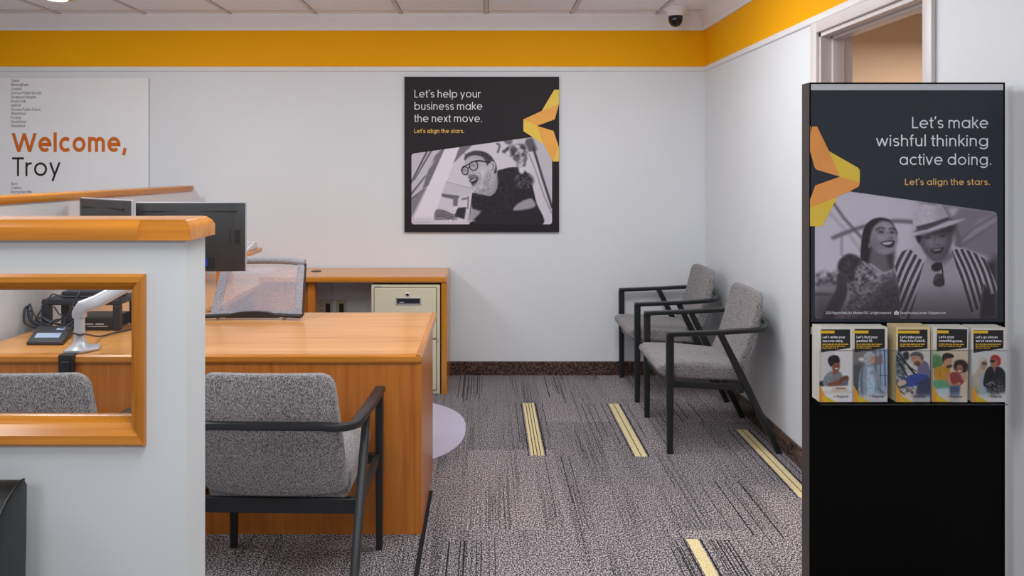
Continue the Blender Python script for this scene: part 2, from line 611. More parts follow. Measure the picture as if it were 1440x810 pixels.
def glyph(ch, w, q=14):
    """returns advance and strokes on a scale where a capital is 1 high"""
    xh, asc, de = (0.80 if w > 0.18 else 0.73), 1.04, -0.27
    hw = w / 2
    r = (xh - w) / 2
    sb = 0.085 - 0.12 * (w - 0.11)
    x0 = sb + hw
    cx, cy = x0 + r, xh / 2
    S = []
    adv = None

    def ring(c=cx):
        return arc(c, cy, r, r, 0, 360, q * 2)
    ra = 0.245 - w * 0.18
    if ch == ' ':
        return 0.30, []
    if ch == 'o':
        S, adv = [ring()], cx + r + x0
    elif ch == 'a':
        S, adv = [ring(), [(cx + r, 0), (cx + r, xh)]], cx + r + x0
    elif ch == 'd':
        S, adv = [ring(), [(cx + r, 0), (cx + r, asc)]], cx + r + x0
    elif ch == 'b':
        S, adv = [ring(), [(x0, 0), (x0, asc)]], cx + r + x0
    elif ch == 'p':
        S, adv = [ring(), [(x0, de), (x0, xh)]], cx + r + x0
    elif ch == 'q':
        S, adv = [ring(), [(cx + r, de), (cx + r, xh)]], cx + r + x0
    elif ch == 'g':
        S = [ring(), [(cx + r, xh), (cx + r, 0.02)] + arc(cx, 0.02, r, -de - hw + 0.02, 0, -150, q)]
        adv = cx + r + x0
    elif ch == 'c':
        S, adv = [arc(cx, cy, r, r, 48, 312, q * 2)], cx + r * 0.66 + x0 * 0.85
    elif ch == 'e':
        S, adv = [[(cx - r, cy), (cx + r, cy)] + arc(cx, cy, r, r, 3, 312, q * 2)], cx + r + x0 * 0.9
    elif ch in 'nh':
        t = xh if ch == 'n' else asc
        S = [[(x0, 0), (x0, t)], [(x0, xh - hw - ra)] + arc(x0 + ra, xh - hw - ra, ra, ra, 180, 0, q) + [(x0 + 2 * ra, 0)]]
        adv = x0 * 2 + 2 * ra
    elif ch == 'm':
        rm = ra * (1.0 if w > 0.18 else 0.93)
        S = [[(x0, 0), (x0, xh)]]
        for k in (0, 1):
            xx = x0 + 2 * rm * k
            S.append([(xx, xh - hw - rm)] + arc(xx + rm, xh - hw - rm, rm, rm, 180, 0, q) + [(xx + 2 * rm, 0)])
        adv = x0 * 2 + 4 * rm
    elif ch == 'u':
        S = [[(x0, xh), (x0, hw + ra)] + arc(x0 + ra, hw + ra, ra, ra, 180, 360, q), [(x0 + 2 * ra, 0), (x0 + 2 * ra, xh)]]
        adv = x0 * 2 + 2 * ra
    elif ch == 'r':
        S = [[(x0, 0), (x0, xh)], [(x0, xh - hw - ra)] + arc(x0 + ra, xh - hw - ra, ra, ra, 180, 72, q)]
        adv = x0 + ra * 1.3 + sb * 0.6
    elif ch == 'i':
        S = [[(x0, 0), (x0, xh)], 'dot', (x0, xh + 0.19, hw * 1.25)]
        adv = x0 * 2
    elif ch == 'l':
        S, adv = [[(x0, 0), (x0, asc)]], x0 * 2
    elif ch == 't':
        xs = sb * 0.5 + 0.13 + hw * 0.3
        S = [[(xs, 0.95), (xs, hw + 0.10)] + arc(xs + 0.10, hw + 0.10, 0.10, 0.10, 180, 270, 6) + [(xs + 0.16, hw)], [(sb * 0.4, xh - hw), (xs + 0.19, xh - hw)]]
        adv = xs + 0.22
    elif ch == 'f':
        xs = sb * 0.5 + 0.13 + hw * 0.3
        S = [[(xs, 0), (xs, asc - hw - 0.14)] + arc(xs + 0.14, asc - hw - 0.14, 0.14, 0.14, 180, 80, 8), [(sb * 0.4, xh - hw), (xs + 0.19, xh - hw)]]
        adv = xs + 0.23
    elif ch == 's':
        k = 0.19
        ks = (xh - w) / 4
        c1, c2 = (x0 + k, xh - hw - ks), (x0 + k, hw + ks)
        S = [arc(c1[0], c1[1], k, ks, 30, 270, q) + arc(c2[0], c2[1], k * 1.05, ks, 90, -150, q)[1:]]
        adv = x0 + 2 * k + hw + sb * 0.7
    elif ch == 'k':
        S = [[(x0, 0), (x0, asc)], [(x0 + 0.42, xh), (x0 + 0.04, 0.33)], [(x0 + 0.14, 0.43), (x0 + 0.45, 0)]]
        adv = x0 + 0.50
    elif ch == 'v':
        S, adv = [[(sb * 0.4 + hw, xh), (0.31 + hw * 0.5, hw * 0.4), (0.62, xh)]], 0.65 + hw
    elif ch == 'y':
        S, adv = [[(sb * 0.4 + hw, xh), (0.33 + hw * 0.5, 0.03)], [(0.62, xh), (0.20 + hw * 0.3, de)]], 0.65 + hw
    elif ch == 'w':
        a = sb * 0.4 + hw
        S, adv = [[(a, xh), (a + 0.22, hw * 0.3), (a + 0.44, xh - hw * 0.5), (a + 0.66, hw * 0.3), (a + 0.88, xh)]], a * 2 + 0.88
    elif ch == 'x':
        S, adv = [[(sb * 0.5 + hw, 0), (0.54, xh)], [(sb * 0.5 + hw, xh), (0.54, 0)]], 0.58 + hw
    elif ch == 'z':
        S, adv = [[(sb, xh - hw), (0.5, xh - hw), (sb + hw * 0.6, hw), (0.52, hw)]], 0.6
    elif ch == 'L':
        S, adv = [[(x0, 1), (x0, hw), (x0 + 0.46, hw)]], x0 + 0.50
    elif ch == 'T':
        S, adv = [[(sb * 0.4, 1 - hw), (0.70, 1 - hw)], [(0.35 + sb * 0.2, 1 - w), (0.35 + sb * 0.2, 0)]], 0.70
    elif ch == 'W':
        a = sb * 0.3 + hw
        k = 0.335 if w > 0.18 else 0.29
        S, adv = [[(a, 1), (a + k, hw * 0.3), (a + 2 * k, 1 - hw * 0.4), (a + 3 * k, hw * 0.3), (a + 4 * k, 1)]], a * 2 + 4 * k
    elif ch == 'V':
        S, adv = [[(sb * 0.3 + hw, 1), (0.40, hw * 0.3), (0.78, 1)]], 0.82
    elif ch == 'A':
        S, adv = [[(sb * 0.3 + hw, 0), (0.42, 1 - hw * 0.5), (0.80, 0)], [(0.2, 0.30), (0.65, 0.30)]], 0.86
    elif ch == 'M':
        S, adv = [[(x0, 0), (x0, 1 - hw), (x0 + 0.36, 0.25), (x0 + 0.72, 1 - hw), (x0 + 0.72, 0)]], x0 * 2 + 0.72
    elif ch == 'N':
        S, adv = [[(x0, 0), (x0, 1 - hw), (x0 + 0.54, hw), (x0 + 0.54, 1)]], x0 * 2 + 0.54
    elif ch == 'H':
        S, adv = [[(x0, 0), (x0, 1)], [(x0 + 0.54, 0), (x0 + 0.54, 1)], [(x0, 0.5), (x0 + 0.54, 0.5)]], x0 * 2 + 0.54
    elif ch == 'I':
        S, adv = [[(x0, 0), (x0, 1)]], x0 * 2
    elif ch == 'E':
        S, adv = [[(x0 + 0.45, 1 - hw), (x0, 1 - hw), (x0, hw), (x0 + 0.45, hw)], [(x0, 0.5), (x0 + 0.40, 0.5)]], x0 + 0.52
    elif ch == 'F':
        S, adv = [[(x0 + 0.45, 1 - hw), (x0, 1 - hw), (x0, 0)], [(x0, 0.48), (x0 + 0.40, 0.48)]], x0 + 0.49
    elif ch in 'PRB':
        rr = 0.26 - hw * 0.4
        top = [(x0, 1 - hw), (x0 + 0.22, 1 - hw)] + arc(x0 + 0.22, 1 - hw - rr, rr, rr, 90, -90, q) + [(x0, 1 - hw - 2 * rr)]
        S = [[(x0, 0), (x0, 1)], top]
        if ch == 'R':
            S.append([(x0 + 0.22, 1 - hw - 2 * rr), (x0 + 0.47, 0)])
        if ch == 'B':
            r2 = (1 - w - 2 * rr) / 2
            S.append([(x0, hw), (x0 + 0.25, hw)] + arc(x0 + 0.25, hw + r2, r2, r2, -90, 90, q))
        adv = x0 + 0.22 + rr + hw + sb * 0.8
    elif ch == 'D':
        rr = 0.5 - hw
        S, adv = [[(x0, 0.5), (x0, hw), (x0 + 0.2, hw)] + arc(x0 + 0.2, 0.5, rr, rr, -90, 90, q) + [(x0, 1 - hw), (x0, 0.5)]], x0 + 0.2 + rr + hw + sb
    elif ch == 'O':
        S, adv = [arc(sb + 0.52, 0.5, 0.52 - hw, 0.5 - hw, 0, 360, q * 2)], 1.04 + 2 * sb
    elif ch == 'C':
        S, adv = [arc(sb + 0.5, 0.5, 0.5 - hw, 0.5 - hw, 45, 315, q * 2)], 0.92 + sb
    elif ch == 'G':
        S, adv = [arc(sb + 0.52, 0.5, 0.52 - hw, 0.5 - hw, 45, 358, q * 2) + [(sb + 0.55, 0.48)]], 1.04 + 2 * sb
    elif ch == 'S':
        k = 0.25
        ks = (1 - w) / 4
        S = [arc(x0 + k, 1 - hw - ks, k, ks, 30, 270, q) + arc(x0 + k, hw + ks, k * 1.05, ks, 90, -150, q)[1:]]
        adv = x0 + 2 * k + hw + sb
    elif ch == 'Q':
        S, adv = [arc(sb + 0.52, 0.5, 0.52 - hw, 0.5 - hw, 0, 360, q * 2), [(0.7, 0.25), (0.95, 0)]], 1.04 + 2 * sb
    elif ch == '2':
        S, adv = [arc(0.3 + sb, 0.72, 0.24, 0.28 - hw, 170, -40, q) + [(sb + hw, hw), (sb + 0.58, hw)]], 0.68
    elif ch == '0':
        S, adv = [arc(sb + 0.32, 0.5, 0.32 - hw, 0.5 - hw, 0, 360, q * 2)], 0.64 + 2 * sb
    elif ch == '4':
        S, adv = [[(0.42, 0), (0.42, 1 - hw), (0.06, 0.27), (0.62, 0.27)]], 0.68
    elif ch == "'":
        S, adv = [[(0.13 + hw * 0.6, 1.06), (0.085 + hw * 0.4, 0.80)]], 0.19 + w * 0.5
    elif ch == '.':
        S, adv = ['dot', (sb + hw * 1.3, hw * 1.3, hw * 1.3)], 2 * sb + w * 1.3
    elif ch == ',':
        S, adv = [[(sb + hw * 1.6, w * 1.1), (sb + hw * 0.6, -0.17)]], 2 * sb + w * 1.2
    elif ch == '|':
        S, adv = [[(0.25, 1.05), (0.25, -0.15)]], 0.5
    elif ch == '-':
        S, adv = [[(0.06, 0.36), (0.36, 0.36)]], 0.42
    else:
        S, adv = [[(x0, 0), (x0, xh)]], x0 * 2
    return adv, S


def clip_y(poly, y0, sg):
    out = []
    for (ax, ay), (bx, by) in zip(poly, poly[1:] + poly[:1]):
        ia, ib = (ay - y0) * sg >= 0, (by - y0) * sg >= 0
        if ia:
            out.append((ax, ay))
        if ia != ib:
            t = (y0 - ay) / (by - ay)
            out.append((ax + (bx - ax) * t, y0))
    return out


def text_shapes(txt, w=0.115, q=10, track=0.0):
    """polygons (quads) of a line of lettering and its width, capital height 1"""
    x = 0.0
    polys = []
    for ch in txt:
        adv, S = glyph(ch, w, q)
        i = 0
        while i < len(S):
            s = S[i]
            if s == 'dot':
                cx, cy, rr = S[i + 1]
                polys.append([(x + px, py) for px, py in arc(cx, cy, rr, rr, 0, 330, 11)])
                i += 2
                continue
            pts = [Vector(p) for p in s]
            n = len(pts)
            closed = (pts[0] - pts[-1]).length < 1e-5 and n > 3
            L, R = [], []
            for k in range(n):
                if closed:
                    a = pts[k] - pts[k - 1 if k > 0 else n - 2]
                    b = pts[(k + 1) if k < n - 1 else 1] - pts[k]
                else:
                    a = pts[k] - pts[k - 1] if k > 0 else pts[1] - pts[0]
                    b = pts[k + 1] - pts[k] if k < n - 1 else a
                if a.length < 1e-6:
                    a = b
                if b.length < 1e-6:
                    b = a
                a, b = a.normalized(), b.normalized()
                na, nb = Vector((-a.y, a.x)), Vector((-b.y, b.x))
                mv = na + nb
                mv = na if mv.length < 1e-3 else mv.normalized()
                sc = min(2.6, 1.0 / max(0.3, mv.dot(na)))
                L.append(pts[k] + mv * (w / 2) * sc)
                R.append(pts[k] - mv * (w / 2) * sc)
            if ch in 'WVvwAMN':
                top_ = 1.0 if ch in 'WVAMN' else 0.73
                for k in range(n - 1):
                    t_ = (pts[k + 1] - pts[k]).normalized()
                    nn = Vector((-t_.y, t_.x)) * (w / 2)
                    e_ = t_ * w * (0.55 if abs(t_.y) > 0.3 else 0)
                    quad = [pts[k] + nn - e_, pts[k] - nn - e_, pts[k + 1] - nn + e_, pts[k + 1] + nn + e_]
                    quad = clip_y(clip_y([(v.x, v.y) for v in quad], 0.0, 1), top_, -1)
                    if len(quad) > 2:
                        polys.append([(x + a_, b_) for a_, b_ in quad])
                i += 1
                continue
            for k in range(n - 1):
                polys.append([(x + v.x, v.y) for v in (L[k], R[k], R[k + 1], L[k + 1])])
            i += 1
        x += adv + track
    return polys, x


def text_line(bm, txt, px0, px1, base, cap, D, w=0.115, q=10, dz=0.0, off=0.0, mi=0, skew=0.0):
    """lettering whose left end, right end, baseline and capital height sit at the given picture measures on the plane at depth D"""
    polys, width = text_shapes(txt, w, q)
    a = P(px0, base, D)
    sx = (px1 - px0) * D / F / width
    sz = cap * D / F
    e = 0.0
    for p in polys:
        e += 0.0000008
        vs_ = []
        for (u, v) in p:
            vs_.append(bm.verts.new((a.x + u * sx, D - off - e, a.z + v * sz + u * sx * skew)))
        try:
            f = bm.faces.new(vs_)
            f.material_index = mi
            f.normal_update()
            if f.normal.y > 0:
                f.normal_flip()
        except ValueError:
            pass


# ---------------------------------------------------------------- printed pictures: painted into a dense sheet of ink


def box_blur(a, r):
    r = int(round(r))
    if r < 1:
        return a
    for ax in (0, 1):
        for _ in range(2):
            pad = [(0, 0), (0, 0)]
            pad[ax] = (r + 1, r)
            c = np.cumsum(np.pad(a, pad, mode='edge'), axis=ax)
            n = a.shape[ax]
            hi = np.take(c, np.arange(2 * r + 1, 2 * r + 1 + n), axis=ax)
            lo = np.take(c, np.arange(0, n), axis=ax)
            a = (hi - lo) / (2 * r + 1)
    return a


class Art:
    """coordinates are those of an enlarged crop; rect = what the sheet covers"""

    def __init__(self, rect, W, Hh, bg):
        self.rect, self.W, self.H = rect, W, Hh
        self.img = np.ones((Hh, W, 3)) * np.array(bg, float)
        self.sx = (W - 1) / (rect[2] - rect[0])
        self.sy = (Hh - 1) / (rect[3] - rect[1])
        self.yy, self.xx = np.mgrid[0:Hh, 0:W]

    def mask(self, pts):
        p = [((x - self.rect[0]) * self.sx, (y - self.rect[1]) * self.sy) for x, y in pts]
        xs, ys = [a for a, _ in p], [b for _, b in p]
        x0, x1 = max(0, int(min(xs)) - 1), min(self.W, int(max(xs)) + 3)
        y0, y1 = max(0, int(min(ys)) - 1), min(self.H, int(max(ys)) + 3)
        m = np.zeros((self.H, self.W))
        if x1 <= x0 or y1 <= y0:
            return m
        acc = np.zeros((y1 - y0, x1 - x0))
        for ox, oy in ((-.25, -.25), (.25, -.25), (-.25, .25), (.25, .25)):
            X = self.xx[y0:y1, x0:x1] + ox
            Y = self.yy[y0:y1, x0:x1] + oy
            ins = np.zeros(X.shape, bool)
            for (ax, ay), (bx, by) in zip(p, p[1:] + p[:1]):
                if abs(ay - by) < 1e-9:
                    continue
                cond = ((ay > Y) != (by > Y)) & (X < (bx - ax) * (Y - ay) / (by - ay) + ax)
                ins ^= cond
            acc += ins
        m[y0:y1, x0:x1] = acc / 4
        return m

    def put(self, m, col, alpha=1.0, tex=0.0, ts=2):
        col = np.array(col, float)
        c = np.ones_like(self.img) * col
        if tex:
            n = box_blur(RNG.normal(0, 1, (self.H, self.W)), ts)
            n = n / (n.std() + 1e-6)
            c = c + n[..., None] * tex
        a = (m * alpha)[..., None]
        self.img = self.img * (1 - a) + c * a

    def poly(self, pts, col, blur=0, alpha=1.0, tex=0.0, ts=2, clip=None):
        m = self.mask(pts)
        if blur:
            m = box_blur(m, blur)
        if clip is not None:
            m = m * clip
        self.put(m, col, alpha, tex, ts)
        return m

    def blob(self, pts, col, blur=0, alpha=1.0, tex=0.0, ts=2, clip=None):
        q = [(v.x, v.y) for v in catmull([(a, b, 0) for a, b in pts], 5, True)]
        return self.poly(q, col, blur, alpha, tex, ts, clip)

    def ell(self, cx, cy, rx, ry, col, blur=0, alpha=1.0, rot=0, clip=None, tex=0.0):
        c, s = math.cos(math.radians(rot)), math.sin(math.radians(rot))
        pts = []
        for i in range(28):
            a = 2 * PI * i / 28
            u, v = rx * math.cos(a), ry * math.sin(a)
            pts.append((cx + u * c - v * s, cy + u * s + v * c))
        return self.poly(pts, col, blur, alpha, tex, 2, clip)

    def line(self, pts, wd, col, blur=0, alpha=1.0, clip=None):
        m = np.zeros((self.H, self.W))
        for (ax, ay), (bx, by) in zip(pts, pts[1:]):
            dx, dy = bx - ax, by - ay
            L = math.hypot(dx, dy) or 1
            nx, ny = -dy / L * wd / 2, dx / L * wd / 2
            ex, ey = dx / L * wd * .3, dy / L * wd * .3
            m = np.maximum(m, self.mask([(ax + nx - ex, ay + ny - ey), (bx + nx + ex, by + ny + ey), (bx - nx + ex, by - ny + ey), (ax - nx - ex, ay - ny - ey)]))
        if blur:
            m = box_blur(m, blur)
        if clip is not None:
            m = m * clip
        self.put(m, col, alpha)

    def curve(self, pts, wd, col, blur=0, alpha=1.0, clip=None):
        self.line([(v.x, v.y) for v in catmull([(a, b, 0) for a, b in pts], 5)], wd, col, blur, alpha, clip)

    def sheet(self, name, org, scale, D, parent, mat='print', off=0.0, keep=None, xf=None):
        """the sheet as a mesh at depth D; org and scale turn crop coordinates into picture ones"""
        W, Hh = self.W, self.H
        xs = np.linspace(self.rect[0], self.rect[2], W) / scale + org[0]
        ys = np.linspace(self.rect[1], self.rect[3], Hh) / scale + org[1]
        X = (xs - VX) * D / F
        Z = H - (ys - VY) * D / F
        co = np.zeros((Hh, W, 3))
        co[..., 0] = X[None, :]
        co[..., 1] = D - off
        co[..., 2] = Z[:, None]
        if xf is not None:
            co = xf(co)
        o_ = ORG[parent]
        co = co - np.array(o_)[None, None, :]
        idx = np.arange(W * Hh).reshape(Hh, W)
        q = np.stack([idx[:-1, :-1], idx[1:, :-1], idx[1:, 1:], idx[:-1, 1:]], -1).reshape(-1, 4)
        if keep is not None:
            km = keep > 0.5
            ok = km[:-1, :-1] & km[1:, :-1] & km[1:, 1:] & km[:-1, 1:]
            q = q[ok.reshape(-1)]
            used = np.unique(q)
            remap = -np.ones(W * Hh, int)
            remap[used] = np.arange(len(used))
            q = remap[q]
        else:
            used = np.arange(W * Hh)
        me = bpy.data.meshes.new(name)
        nf = len(q)
        me.vertices.add(len(used))
        me.vertices.foreach_set('co', co.reshape(-1, 3)[used].astype(np.float32).ravel())
        me.loops.add(nf * 4)
        me.loops.foreach_set('vertex_index', q.astype(np.int32).ravel())
        me.polygons.add(nf)
        me.polygons.foreach_set('loop_start', (np.arange(nf) * 4).astype(np.int32))
        me.update(calc_edges=True)
        c = np.clip(self.img, 0, 255) / 255.0
        lin = np.where(c <= 0.04045, c / 12.92, ((c + 0.055) / 1.055) ** 2.4).reshape(-1, 3)[used]
        a = me.color_attributes.new('ink', 'FLOAT_COLOR', 'POINT')
        a.data.foreach_set('color', np.concatenate([lin, np.ones((len(used), 1))], 1).astype(np.float32).ravel())
        me.materials.append(M[mat])
        o = bpy.data.objects.new(name, me)
        COL.objects.link(o)
        o.parent = parent
        ORG[o] = o_
        return o


def duo(dark, light):
    d, l_ = np.array(dark, float), np.array(light, float)
    return lambda v: tuple(d + (l_ - d) * v)

# ================================================================ THE ROOM
XR, YB, ZC = 1.605, 5.66, 2.65       # right wall, back wall, ceiling
XL, YF = -4.6, -3.2
Z_RAIL0, Z_RAIL1, Z_CROWN = 2.234, 2.271, 2.537

bm = B()
box(bm, XL - 0.1, XR + 0.145, YF, YB + 0.1, -0.1, 0.0)


def rug(x0, x1, y0, y1, mi, e=0.0006):
    vs_ = [bm.verts.new(c) for c in ((x0, y0, e), (x1, y0, e), (x1, y1, e), (x0, y1, e))]
    bm.faces.new(vs_).material_index = mi


# yellow accent strips woven into four of the carpet planks, each with dark yarns beside it
for (x0, x1, y0, y1, gaps) in ((0.232, 0.303, 4.08, 4.985, 4), (0.786, 0.848, 4.066, 4.97, 2), (1.452, 1.515, 3.56, 4.48, 2), (0.820, 0.868, 2.25, 3.164, 1)):
    rug(x0, x1, y0, y1, 1)
    for k in range(1, gaps):
        xx = x0 + (x1 - x0) * k / gaps
        rug(xx - 0.0022, xx + 0.0022, y0, y1, 2, 0.001)
    for dx, wd, c in ((-0.014, 0.006, 1), (x1 - x0 + 0.006, 0.008, 1), (x1 - x0 + 0.05, 0.004, .7), (-0.05, 0.004, 0.8)):
        rug(x0 + dx, x0 + dx + wd, y1 - (y1 - y0) * c, y1, 2)
rnd = random.Random(3)
for (x0, x1, y0, y1, n) in ((-0.20, -0.02, 4.99, 5.62, 9), (0.60, 0.70, 4.07, 4.97, 3), (0.90, 1.0, 2.25, 3.16, 6), (1.02, 1.24, 2.9, 3.75, 4),
                            (-0.16, 0.06, 2.3, 3.15, 7), (0.40, 0.55, 4.99, 5.6, 3), (0.30, 0.46, 3.2, 4.07, 3), (0.72, 0.80, 2.25, 3.1, 3), (1.14, 1.36, 4.5, 5.0, 3), (0.98, 1.08, 4.1, 4.98, 3)):
    for k in range(n):
        xx = x0 + (x1 - x0) * (k + rnd.random() * 0.7) / n
        ya = y0 + (y1 - y0) * rnd.random() * 0.35
        rug(xx, xx + rnd.choice((0.003, 0.004, 0.006)), ya, y1, 2)
# the long dark strip in front of the desk corner
rug(-0.276, -0.257, 2.45, 3.64, 2)
struct('floor', bm, ['carpet', 'carpet_y', 'carpet_k'])

bm = B()
box(bm, XL - 0.1, XR + 0.145, YF, YB + 0.1, ZC, ZC + 0.1)
for k in range(-6, 5):                                    # grid bars of the suspended ceiling
    x = -1.25 + 0.622 * k
    if XL < x < XR:
        box(bm, x - 0.012, x + 0.012, YF, YB, ZC - 0.006, ZC + 0.01, mi=1)
        box(bm, x - 0.0165, x - 0.012, YF, YB, ZC - 0.001, ZC + 0.01, mi=2)
        box(bm, x + 0.012, x + 0.0165, YF, YB, ZC - 0.001, ZC + 0.01, mi=2)
for k in range(0, 14):
    y = 5.456 - 0.61 * k
    box(bm, XL, XR, y - 0.012, y + 0.012, ZC - 0.005, ZC + 0.01, mi=1)
    box(bm, XL, XR, y + 0.012, y + 0.018, ZC - 0.001, ZC + 0.01, mi=2)
struct('ceiling', bm, ['tile', 'grid', 'plastic_g'])

bm = B()
box(bm, XL - 0.1, XR + 0.145, YB, YB + 0.1, 0, Z_RAIL0)
box(bm, XL - 0.1, XR + 0.145, YB, YB + 0.1, Z_RAIL0, ZC, mi=1)
struct('wall_back', bm, ['wall', 'yellow'])

DY0, DY1, DZ = 2.80, 3.71, 2.18                            # the doorway
bm = B()
T = 0.145
for (y0, y1) in ((YF, DY0), (DY1, YB)):
    box(bm, XR, XR + T, y0, y1, 0, Z_RAIL0)
box(bm, XR, XR + T, DY0, DY1, DZ, Z_RAIL0)
box(bm, XR, XR + T, YF, YB, Z_RAIL0, ZC, mi=1)
struct('wall_right', bm, ['wall', 'yellow'])
bm = B()
box(bm, XL - 0.1, XL, YF, YB, 0, Z_RAIL0)
box(bm, XL - 0.1, XL, YF, YB, Z_RAIL0, ZC, mi=1)
struct('wall_left', bm, ['wall', 'yellow'])


def rail_prof():
    return [(0, Z_RAIL0), (0.012, Z_RAIL0 + 0.003), (0.014, Z_RAIL0 + 0.012), (0.009, Z_RAIL0 + 0.016), (0.011, Z_RAIL1 - 0.008), (0.006, Z_RAIL1), (0, Z_RAIL1)]


CROWN = [(0, Z_CROWN), (0.012, Z_CROWN), (0.016, Z_CROWN + 0.016), (0.022, Z_CROWN + 0.03), (0.045, Z_CROWN + 0.06), (0.06, Z_CROWN + 0.088), (0.066, Z_CROWN + 0.1), (0.068, ZC), (0, ZC)]
bm = B()
prism(bm, [(YB - d, z) for d, z in rail_prof()], 'X', XL, XR)
prism(bm, [(XR - d, z) for d, z in rail_prof()], 'Y', YF, YB)
struct('trim_1', bm, 'trim', 40)
bm = B()
prism(bm, [(YB - d, z) for d, z in CROWN], 'X', XL, XR)
prism(bm, [(XR - d, z) for d, z in CROWN], 'Y', YF, YB)
struct('trim_2', bm, 'trim', 40)
bm = B()
prism(bm, [(YB, 0), (YB - 0.014, 0), (YB - 0.014, 0.096), (YB - 0.010, 0.1), (YB, 0.1)], 'X', XL, XR)
struct('baseboard_back', bm, 'granite')
bm = B()
for y0, y1 in ((YF, DY0 - 0.05), (DY1 + 0.052, YB)):
    prism(bm, [(XR, 0), (XR - 0.014, 0), (XR - 0.014, 0.096), (XR - 0.010, 0.1), (XR, 0.1)], 'Y', y0, y1)
struct('baseboard_right', bm, 'granite')

# door frame of the right wall
bm = B()
CW = 0.055
for y0, y1 in ((DY0 - CW, DY0 + 0.004), (DY1 - 0.004, DY1 + CW + 0.01)):
    box(bm, XR - 0.018, XR, y0, y1, 0, DZ + 0.054, 0.004)
box(bm, XR - 0.018, XR, DY0, DY1, DZ, DZ + 0.054, 0.004)
for y0, y1, sg in ((DY0 - 0.002, DY0 + 0.02, 1), (DY1 - 0.02, DY1 + 0.002, -1)):
    box(bm, XR - 0.002, XR + T + 0.005, y0, y1, 0, DZ)
    box(bm, XR + 0.05, XR + 0.105, y0 + sg * 0.014, y1 + sg * 0.014, 0, DZ, 0.003)
box(bm, XR - 0.002, XR + T + 0.005, DY0, DY1, DZ - 0.02, DZ)
box(bm, XR + 0.05, XR + 0.105, DY0, DY1, DZ - 0.034, DZ - 0.015, 0.003)
struct('door_1', bm, 'casing', 40)

# the beige room beyond the doorway
bm = B()
X2, Y2, Z2 = 4.2, 5.0, 2.53
box(bm, XR + T, X2, Y2, Y2 + 0.1, 0, Z2 + 0.1)
box(bm, X2, X2 + 0.1, 1.6, Y2, 0, Z2 + 0.1)
box(bm, XR + T, X2, 1.5, 1.6, 0, Z2 + 0.1)
struct('wall_side_room', bm, 'beige')
bm = B()
box(bm, XR + T, X2, 1.6, Y2, Z2, Z2 + 0.1)
for k in range(3):
    box(bm, XR + T, X2, Y2 - 0.55 - 0.61 * k, Y2 - 0.526 - 0.61 * k, Z2 - 0.005, Z2 + 0.01, mi=1)
struct('ceiling_side_room', bm, ['tile', 'grid'])
bm = B()
box(bm, XR + T, X2, 1.6, Y2, -0.1, 0)
struct('floor_side_room', bm, 'carpet')

# ================================================================ LOW PARTITIONS
PD, PT, PX = 1.74, 0.12, -0.683
CAP0, CAP1 = 1.370, 1.416
WX, WZ0, WZ1 = -0.777, 0.911, 1.287            # opening in the panel, frame sits in it
WXL = -1.95
p = thing('office_partition', 'low white partition with a wood-framed window and wood cap, nearest at the left', 'partition', (-1.5, PD + PT / 2, 0))
bm = B()
box(bm, WX, PX, PD, PD + PT, 0, CAP0)
box(bm, -2.7, WXL, PD, PD + PT, 0, CAP0)
box(bm, WXL, WX, PD, PD + PT, 0, WZ0)
box(bm, WXL, WX, PD, PD + PT, WZ1, CAP0)
mk('panel', bm, 'part', p)
bm = B()
prof = [(-0.018, CAP0), (-0.018, CAP0 + 0.026), (-0.012, CAP1 - 0.008), (0.0, CAP1), (PT, CAP1), (PT + 0.012, CAP1 - 0.008), (PT + 0.018, CAP0 + 0.026), (PT + 0.018, CAP0)]
prism(bm, [(PD + d, z) for d, z in prof], 'X', -2.72, PX - 0.10)
# mitred end block with a rounded upper edge
endp = [(PX - 0.10, CAP0), (PX + 0.018, CAP0), (PX + 0.018, CAP0 + 0.026), (PX + 0.012, CAP1 - 0.009), (PX + 0.002, CAP1 - 0.001), (PX - 0.010, CAP1), (PX - 0.10, CAP1)]
A_, C_ = [], []
for (x, z) in endp:
    ins = 0.012 if z >= CAP1 - 0.001 else (0.006 if z > CAP0 + 0.03 else 0)
    A_.append(bm.verts.new((x, PD - 0.018 + ins, z)))
    C_.append(bm.verts.new((x, PD + PT + 0.018 - ins, z)))
fs = [bm.faces.new(A_), bm.faces.new(C_[::-1])]
for i in range(len(A_)):
    fs.append(bm.faces.new([A_[i], C_[i], C_[(i + 1) % len(A_)], A_[(i + 1) % len(A_)]]))
bmesh.ops.recalc_face_normals(bm, faces=fs)
mk('cap', bm, 'edge_x', p, smooth=30)
# window frame: four mitred mouldings
FW = 0.031


